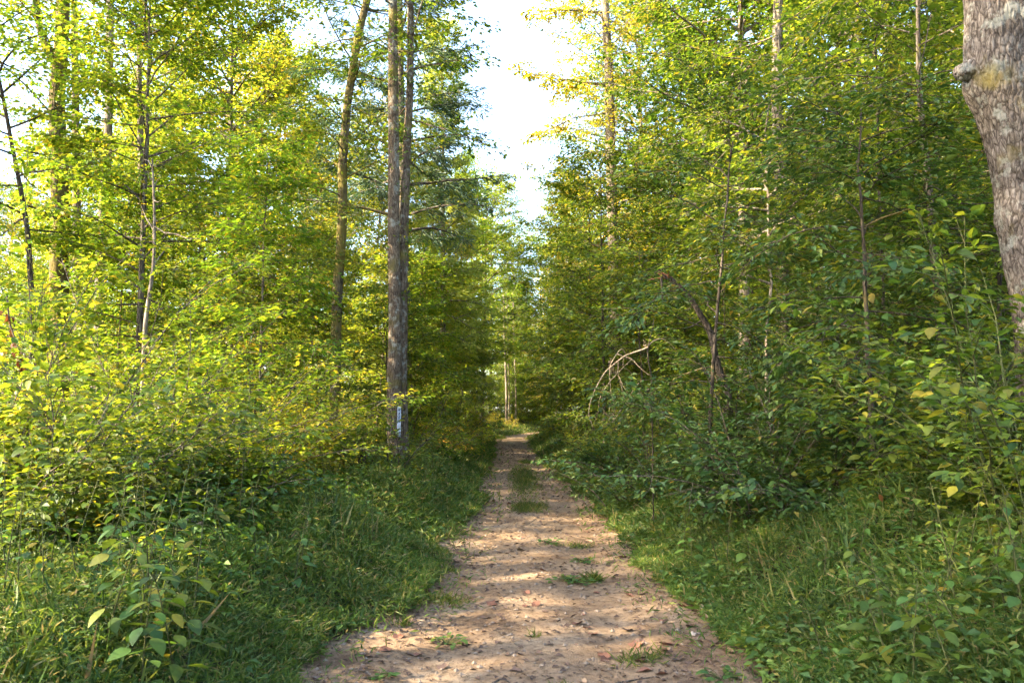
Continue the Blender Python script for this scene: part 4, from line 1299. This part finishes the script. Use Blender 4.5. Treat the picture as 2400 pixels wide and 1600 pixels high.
YB = 10.7
x0 = Z2([(870, 1250)], YB)[0]
foot = np.array([x0[0], YB, gz(x0[0], YB) - .05])
stick("drooping_dead_branch", "bare tan dead branch arching over and drooping toward the track on the right", "dead branch", [
    (np.vstack([[foot], Z2([(868, 900), (860, 560), (830, 400), (820, 250)], YB)]), .012, .01),
    (Z2([(820, 250), (760, 275), (640, 315), (560, 350), (470, 420), (410, 470), (350, 530), (260, 690), (210, 810), (190, 900), (185, 980), (230, 1110)], YB, -.5), .016, .003),
    (Z2([(490, 320), (440, 390), (400, 480), (350, 520)], YB, -.2), .007, .003),
    (Z2([(600, 340), (545, 270), (490, 315), (420, 440), (412, 560), (425, 740), (460, 860), (470, 960)], YB, -.3), .008, .002),
    (Z2([(560, 350), (505, 400), (495, 520), (410, 620), (350, 710), (305, 800), (290, 890)], YB, .25), .009, .003),
    (Z2([(495, 520), (530, 640), (560, 760), (620, 900), (660, 1000)], YB, .1), .008, .002),
    (Z2([(500, 540), (560, 670), (615, 760)], YB, -.1), .006, .002),
    (Z2([(490, 320), (560, 345), (650, 375), (720, 450), (800, 520), (850, 550)], YB, -.2), .008, .003),
    (Z2([(560, 350), (560, 460), (640, 520), (630, 650)], YB, .2), .006, .002),
    (Z2([(650, 375), (540, 480), (500, 530)], YB, -.1), .005, .002),
    (Z2([(820, 250), (870, 190), (960, 155), (1040, 190), (1110, 260), (1160, 340)], YB, .3), .01, .003),
    (Z2([(880, 690), (780, 720), (680, 770), (600, 830), (540, 910), (480, 1000), (440, 1060)], YB, -.3), .01, .003),
    (Z2([(600, 830), (660, 720), (720, 640), (770, 600)], YB, -.2), .006, .002),
    (Z2([(820, 250), (840, 180), (870, 60), (890, -60)], YB, .1), .012, .006)], M_DEAD, dark=(0, 13))


def ZB(pts, y, dy=0):
    k = 500 / 1960.0
    return np.array([W(1450 + a * k, 600 + b * k, y + dy * j / max(1, len(pts) - 1)) for j, (a, b) in enumerate(pts)])


YT = 10.8
p = ZB([(1010, 1330), (960, 1180), (900, 960), (840, 700), (770, 570), (640, 370), (500, 230), (440, 195)], YT)
foot = np.array([p[0][0] + .05, YT, gz(p[0][0], YT) - .1])
stick("broken_leaning_trunk", "thin dark trunk leaning left with reddish splintered broken top", "dead tree", [
    (np.vstack([[foot], p]), .058, .032), (ZB([(450, 195), (395, 190), (400, 300), (405, 420)], YT, -.05), .022, .012), (ZB([(770, 590), (650, 655), (540, 665), (460, 672)], YT, -.3), .014, .005)], M_BARK_DARK, part="snapped_limb")
rt = bpy.data.objects["broken_leaning_trunk"]
g = Geo()
rng = np.random.default_rng(3)
e0 = ZB([(470, 200)], YT)[0]
for j in range(7):
    dv = np.array([-.13 + rng.normal(0, .05), rng.normal(0, .04), rng.normal(.03, .05)])
    g.tube(np.array([e0 + rng.normal(0, .012, 3), e0 + dv * .6 + rng.normal(0, .01, 3), e0 + dv * 1.2]) - np.array(rt.location), [.022, .014, .003], 5)
o = link("splintered_end", g.wood_mesh("splintered_end", M_RED_WOOD), rt)
o["label"] = "reddish splintered wood at the break"

# pale forked stick in the left weeds
a = W(425, 1238, 6.9); b = W(450, 1205, 6.9); c = W(474, 1224, 6.8)
a[2] = max(a[2], gz(a[0], 6.9) + .05)
stick("forked_stick", "pale forked stick lying in the weeds left of the track", "stick", [(np.array([a - [.12, 0, .06], a, (a + c) / 2 + [0, 0, -.01], c]), .018, .014), (np.array([a, (a + b) / 2 + [-.01, 0, 0], b]), .018, .007)], M_DEAD)


def ground_stick(name, label, pts, r0, r1, mat):
    L = []
    for (px, py) in pts:
        y = CAM_Z * F_PX / (py - HOR)
        x = W(px, py, y)[0]
        L.append([x, y, gz(x, y) + r0 * .6])
    L = np.array(L)
    base = L[0].copy()
    g = Geo()
    L = smooth_line(L, 10 * len(L))
    rr = np.linspace(r0, r1, len(L)); rr[0] *= .5; rr[-1] *= .4
    g.tube(L - base, rr, 10 if r0 > .02 else 6, bark_bump(710, .15, 8))
    o = link(name, g.wood_mesh(name, mat), None, label, "log" if r0 > .02 else "twig")
    o.location = base
    return o


ground_stick("log_piece", "short weathered log at the right edge of the track", [(1640, 1412), (1662, 1432), (1690, 1458)], .04, .034, M_DEAD)
for k, (pts, lab) in enumerate((([(1150, 1580), (1180, 1570), (1215, 1592)], "thin curved twig at the bottom of the track"), ([(1225, 1228), (1240, 1222), (1262, 1208)], "dark twig crossing mid-track"), ([(1005, 1435), (1030, 1442), (1050, 1440)], "twig near the left tuft on the track"), ([(1440, 1568), (1490, 1558), (1540, 1556)], "long thin twig at lower right of the track"), ([(870, 1355), (905, 1368), (960, 1372)], "dead root lying along the left track edge"), ([(1580, 1330), (1620, 1340), (1640, 1362)], "twig by the right verge"))):
    ground_stick("twig", lab, pts, .008 if k != 4 else .018, .003, M_BARK if k != 4 else M_DEAD)


# weathered stump in the left grass
def stump():
    y = 14.2
    x = W(846, 1150, y)[0]
    base = np.array([x, y, gz(x, y)])
    g = Geo()
    n = 18
    z = np.linspace(-.1, .62, n)
    g.tube(np.stack([.03 * z, 0 * z, z], 1), np.concatenate([np.linspace(.15, .085, n - 3), [.08, .06, .02]]), 16, bark_bump(720, .35, 5))
    root = link("stump", None, None, "dark weathered stump in the grass left of the track", "stump")
    root.location = base
    link("trunk", g.wood_mesh("stump_wood", M_BARK_DARK), root)
    rng = np.random.default_rng(8)
    for j in range(4):
        g = Geo()
        a = rng.uniform(0, 6.28); p = np.array([.06 * math.cos(a), .06 * math.sin(a), .5])
        g.tube(np.array([p, p + [.01, 0, .1], p + [.015, .01, .16 + .06 * j]]), [.03, .02, .003], 5)
        link("splinter", g.wood_mesh("stump_splinter", M_BARK_DARK), root)


stump()


# pale rock by the left track edge and pebbles
def rock(label, px, py, s, seed, mat=M_ROCK):
    import bmesh
    y = CAM_Z * F_PX / (py - HOR)
    x = W(px, py, y)[0]
    bm = bmesh.new()
    bmesh.ops.create_icosphere(bm, subdivisions=3, radius=1)
    rng = np.random.default_rng(seed)
    off = rng.uniform(0, 50, 2)
    for v in bm.verts:
        c = v.co
        n = float(fbm(np.array([c.x * 1.3 + off[0] + c.z]), np.array([c.y * 1.3 + off[1] - c.z]), seed)[0])
        f = .75 + .6 * (n - .5) * 2
        v.co = Vector((c.x * f * s, c.y * f * s * .8, max(c.z, -.4) * f * s * .55))
    me = bpy.data.meshes.new("rock"); bm.to_mesh(me); bm.free()
    me.materials.append(mat)
    o = link("rock", me, None, label, "rock")
    o.location = (x, y, gz(x, y) + .1 * s)
    o.rotation_euler = (0, 0, rng.uniform(0, 6))


rock("pale angular rock half buried at the left track edge", 905, 1388, .085, 1)
rock("small tan stone beside the pale angular rock", 880, 1372, .045, 2)
rock("small stone at the right track edge near the log", 1625, 1470, .04, 3)

rng = np.random.default_rng(31)
n = 9000
y = 3 + 22 * rng.random(n) ** 1.7
u = rng.uniform(-1.4, 1.4, n)
x = track_c(y) + u
s = (.003 + .018 * rng.random(n) ** 5) * (1 + y * .035)
octa = np.array([[1, 0, 0], [0, 1, 0], [-1, 0, 0], [0, -1, 0], [0, 0, .7], [0, 0, -.4]])
v = octa[None] * s[:, None, None] * rng.uniform(.6, 1.3, (n, 6, 1)) + np.stack([x, y, ground_z(x, y) + .008], 1)[:, None]
b = np.arange(n)[:, None] * 6
tri = np.concatenate([b + np.array(t) for t in ([0, 1, 4], [1, 2, 4], [2, 3, 4], [3, 0, 4])])
link("gravel", new_mesh("gravel", v.reshape(-1, 3), [tri], [M_STONE]), None, "fine gravel scattered over the dirt track", "gravel", None, "stuff")
# litter crumbs: bits of leaf and twig too small to count
n = 18000
y = 3 + 40 * rng.random(n) ** 1.8
u = rng.normal(0, .75, n)
u = np.where(rng.random(n) < .55, np.sign(u) * rng.uniform(.8, 1.6, n), u)
x = track_c(y) + np.clip(u, -1.7, 1.7)
az = rng.uniform(0, 6.28, n)
P = np.stack([x, y, ground_z(x, y) + .012], 1)
D = np.stack([np.cos(az), np.sin(az), rng.normal(.05, .2, n)], 1)
N = np.stack([rng.normal(0, .4, n), rng.normal(0, .4, n), np.ones(n)], 1)
link("leaf_litter", leaf_mesh("leaf_litter", P, D, N, (.014 + .045 * rng.random(n) ** 3) * (1 + y * .03), .55, M_BROWN), None, "brown crumbs of leaf and twig on the dirt track", "leaf litter", None, "stuff")


# fallen leaves, one by one
def dry_leaf(name, mat, seed):
    rng = np.random.default_rng(seed)
    k = 9
    v = [(0, 0, .004)]
    for j in range(k):
        a = j / k * 2 * math.pi
        r = (.5 + .22 * (j % 2)) * rng.uniform(.75, 1.2)
        v.append((r * math.cos(a) * .8, r * math.sin(a), abs(math.cos(a)) * rng.uniform(.05, .35) + rng.uniform(0, .1)))
    return new_mesh(name, np.array(v), [np.array([(0, 1 + j, 1 + (j + 1) % k) for j in range(k)])], [mat])


DL = {c: [dry_leaf("dry_leaf_" + c, m, 40 + j) for j in range(3)] for c, m in (("brown", M_BROWN), ("russet", M_RUSSET), ("tan", M_TAN))}
rnd = random.Random(4)
for k in range(290):
    y = 4.2 + 13 * rnd.random() ** 1.6
    u = rnd.choice([-1, 1]) * rnd.uniform(.75, 1.6) if rnd.random() < .74 else rnd.uniform(-.8, .8)
    x = float(track_c(y)) + u
    c = rnd.choice(["brown", "brown", "russet", "russet", "tan"])
    place = "along the left edge of" if u < -.7 else "along the right edge of" if u > .7 else "in the middle of"
    dist = "nearest" if y < 5.5 else "near" if y < 7.5 else "middle" if y < 11 else "farther"
    o = link("fallen_leaf", rnd.choice(DL[c]), None, "small curled %s leaf lying %s the %s stretch of track" % (c, place, dist), "leaf", "fallen leaves on the track")
    o.location = (x, y, gz(x, y) + .006)
    s = rnd.uniform(.04, .095)
    o.rotation_euler = (rnd.uniform(-.25, .25), rnd.uniform(-.25, .25), rnd.uniform(0, 6.28))
    o.scale = (s, s, s * .8)


# rust-coloured dead leaves hanging at the left
def rust():
    rng = np.random.default_rng(88)
    y = 7.9
    root = link("dead_leaf_spray", None, None, "hanging twig of rust-red dead leaves in the left thicket", "dead branch")
    p = px_line([(16, 690), (24, 760), (42, 810), (50, 850), (50, 885)], y)
    base = p[-1]
    root.location = base
    g = Geo(); g.tube(smooth_line(p, 12) - base, np.linspace(.01, .004, 12), 5)
    link("twig", g.wood_mesh("dead_twig", M_BARK), root)
    pp = smooth_line(p, 40)
    for j in range(46):
        q = pp[int(rng.integers(4, 40))] - base + rng.normal(0, .025, 3)
        put_leaf(root, UL["rust"][int(rng.integers(3))], q, np.array([rng.normal(0, .4), rng.normal(0, .4), -1]), rng.normal(0, 1, 3), rng.uniform(.05, .09))


rust()


# odd coloured leaves one can point at
def single_leaf(label, px, py, y, ln, key, tilt=(0, -.3, 1)):
    p = W(px, py, y)
    o = put_leaf(None, UL[key][1], p, np.array([.4, -.3, -.8]), np.array(tilt), ln, "coloured_leaf")
    o["label"] = label; o["category"] = "leaf"


single_leaf("bright yellow leaf hanging among the weeds at the right edge", 2325, 1225, 6.2, .13, "yellow", (.2, -1, .3))
single_leaf("small orange leaf in the weeds at lower left", 357, 1266, 5.2, .06, "rust", (0, -1, .4))
single_leaf("rusty dead leaf above the grass of the right bank", 2060, 1158, 6.6, .07, "rust", (.2, -1, .2))


# ------------------------------------------------------------------ trail marker on the twin trunk
def marker():
    y = 18.0 - .235
    import bmesh
    c = W(935.5, 985, y)
    w, h, t = .078, .5, .012
    root = link("trail_marker", None, None, "narrow white trail marker strip fixed to the foot of the twin trunks", "sign")
    root.location = c
    root.rotation_euler = (0, 0, .2)
    def box(name, x0, x1, z0, z1, y0, y1, mat, bev=.002):
        bm = bmesh.new()
        bmesh.ops.create_cube(bm, size=1)
        for v in bm.verts:
            v.co = Vector(((x0 + x1) / 2 + v.co.x * (x1 - x0), (y0 + y1) / 2 + v.co.y * (y1 - y0), (z0 + z1) / 2 + v.co.z * (z1 - z0)))
        bmesh.ops.bevel(bm, geom=bm.edges[:], offset=bev, segments=2, affect='EDGES')
        me = bpy.data.meshes.new(name); bm.to_mesh(me); bm.free(); me.materials.append(mat)
        return link(name, me, root)
    box("plate", -w / 2, w / 2, -h / 2, h / 2 + .06, 0, .06, M_SIGN)
    # worn lettering: short dark strokes running down the strip
    z = h / 2
    rnd = random.Random(2)
    for j in range(9):
        hh = rnd.uniform(.014, .03)
        a = rnd.uniform(.45, .9)
        box("letter_mark", -w * .36 * a, w * .36 * a, z - hh, z, -.003, .002, M_INK, .0008)
        z -= hh + rnd.uniform(.008, .016)
    box("tag", -.07, -.005, -h / 2 - .06, -h / 2 + .05, -.012, .05, M_TAG, .008)
    box("bracket", -.006, .04, -h / 2 - .12, -h / 2 - .02, -.008, .05, M_SIGN, .006)


marker()
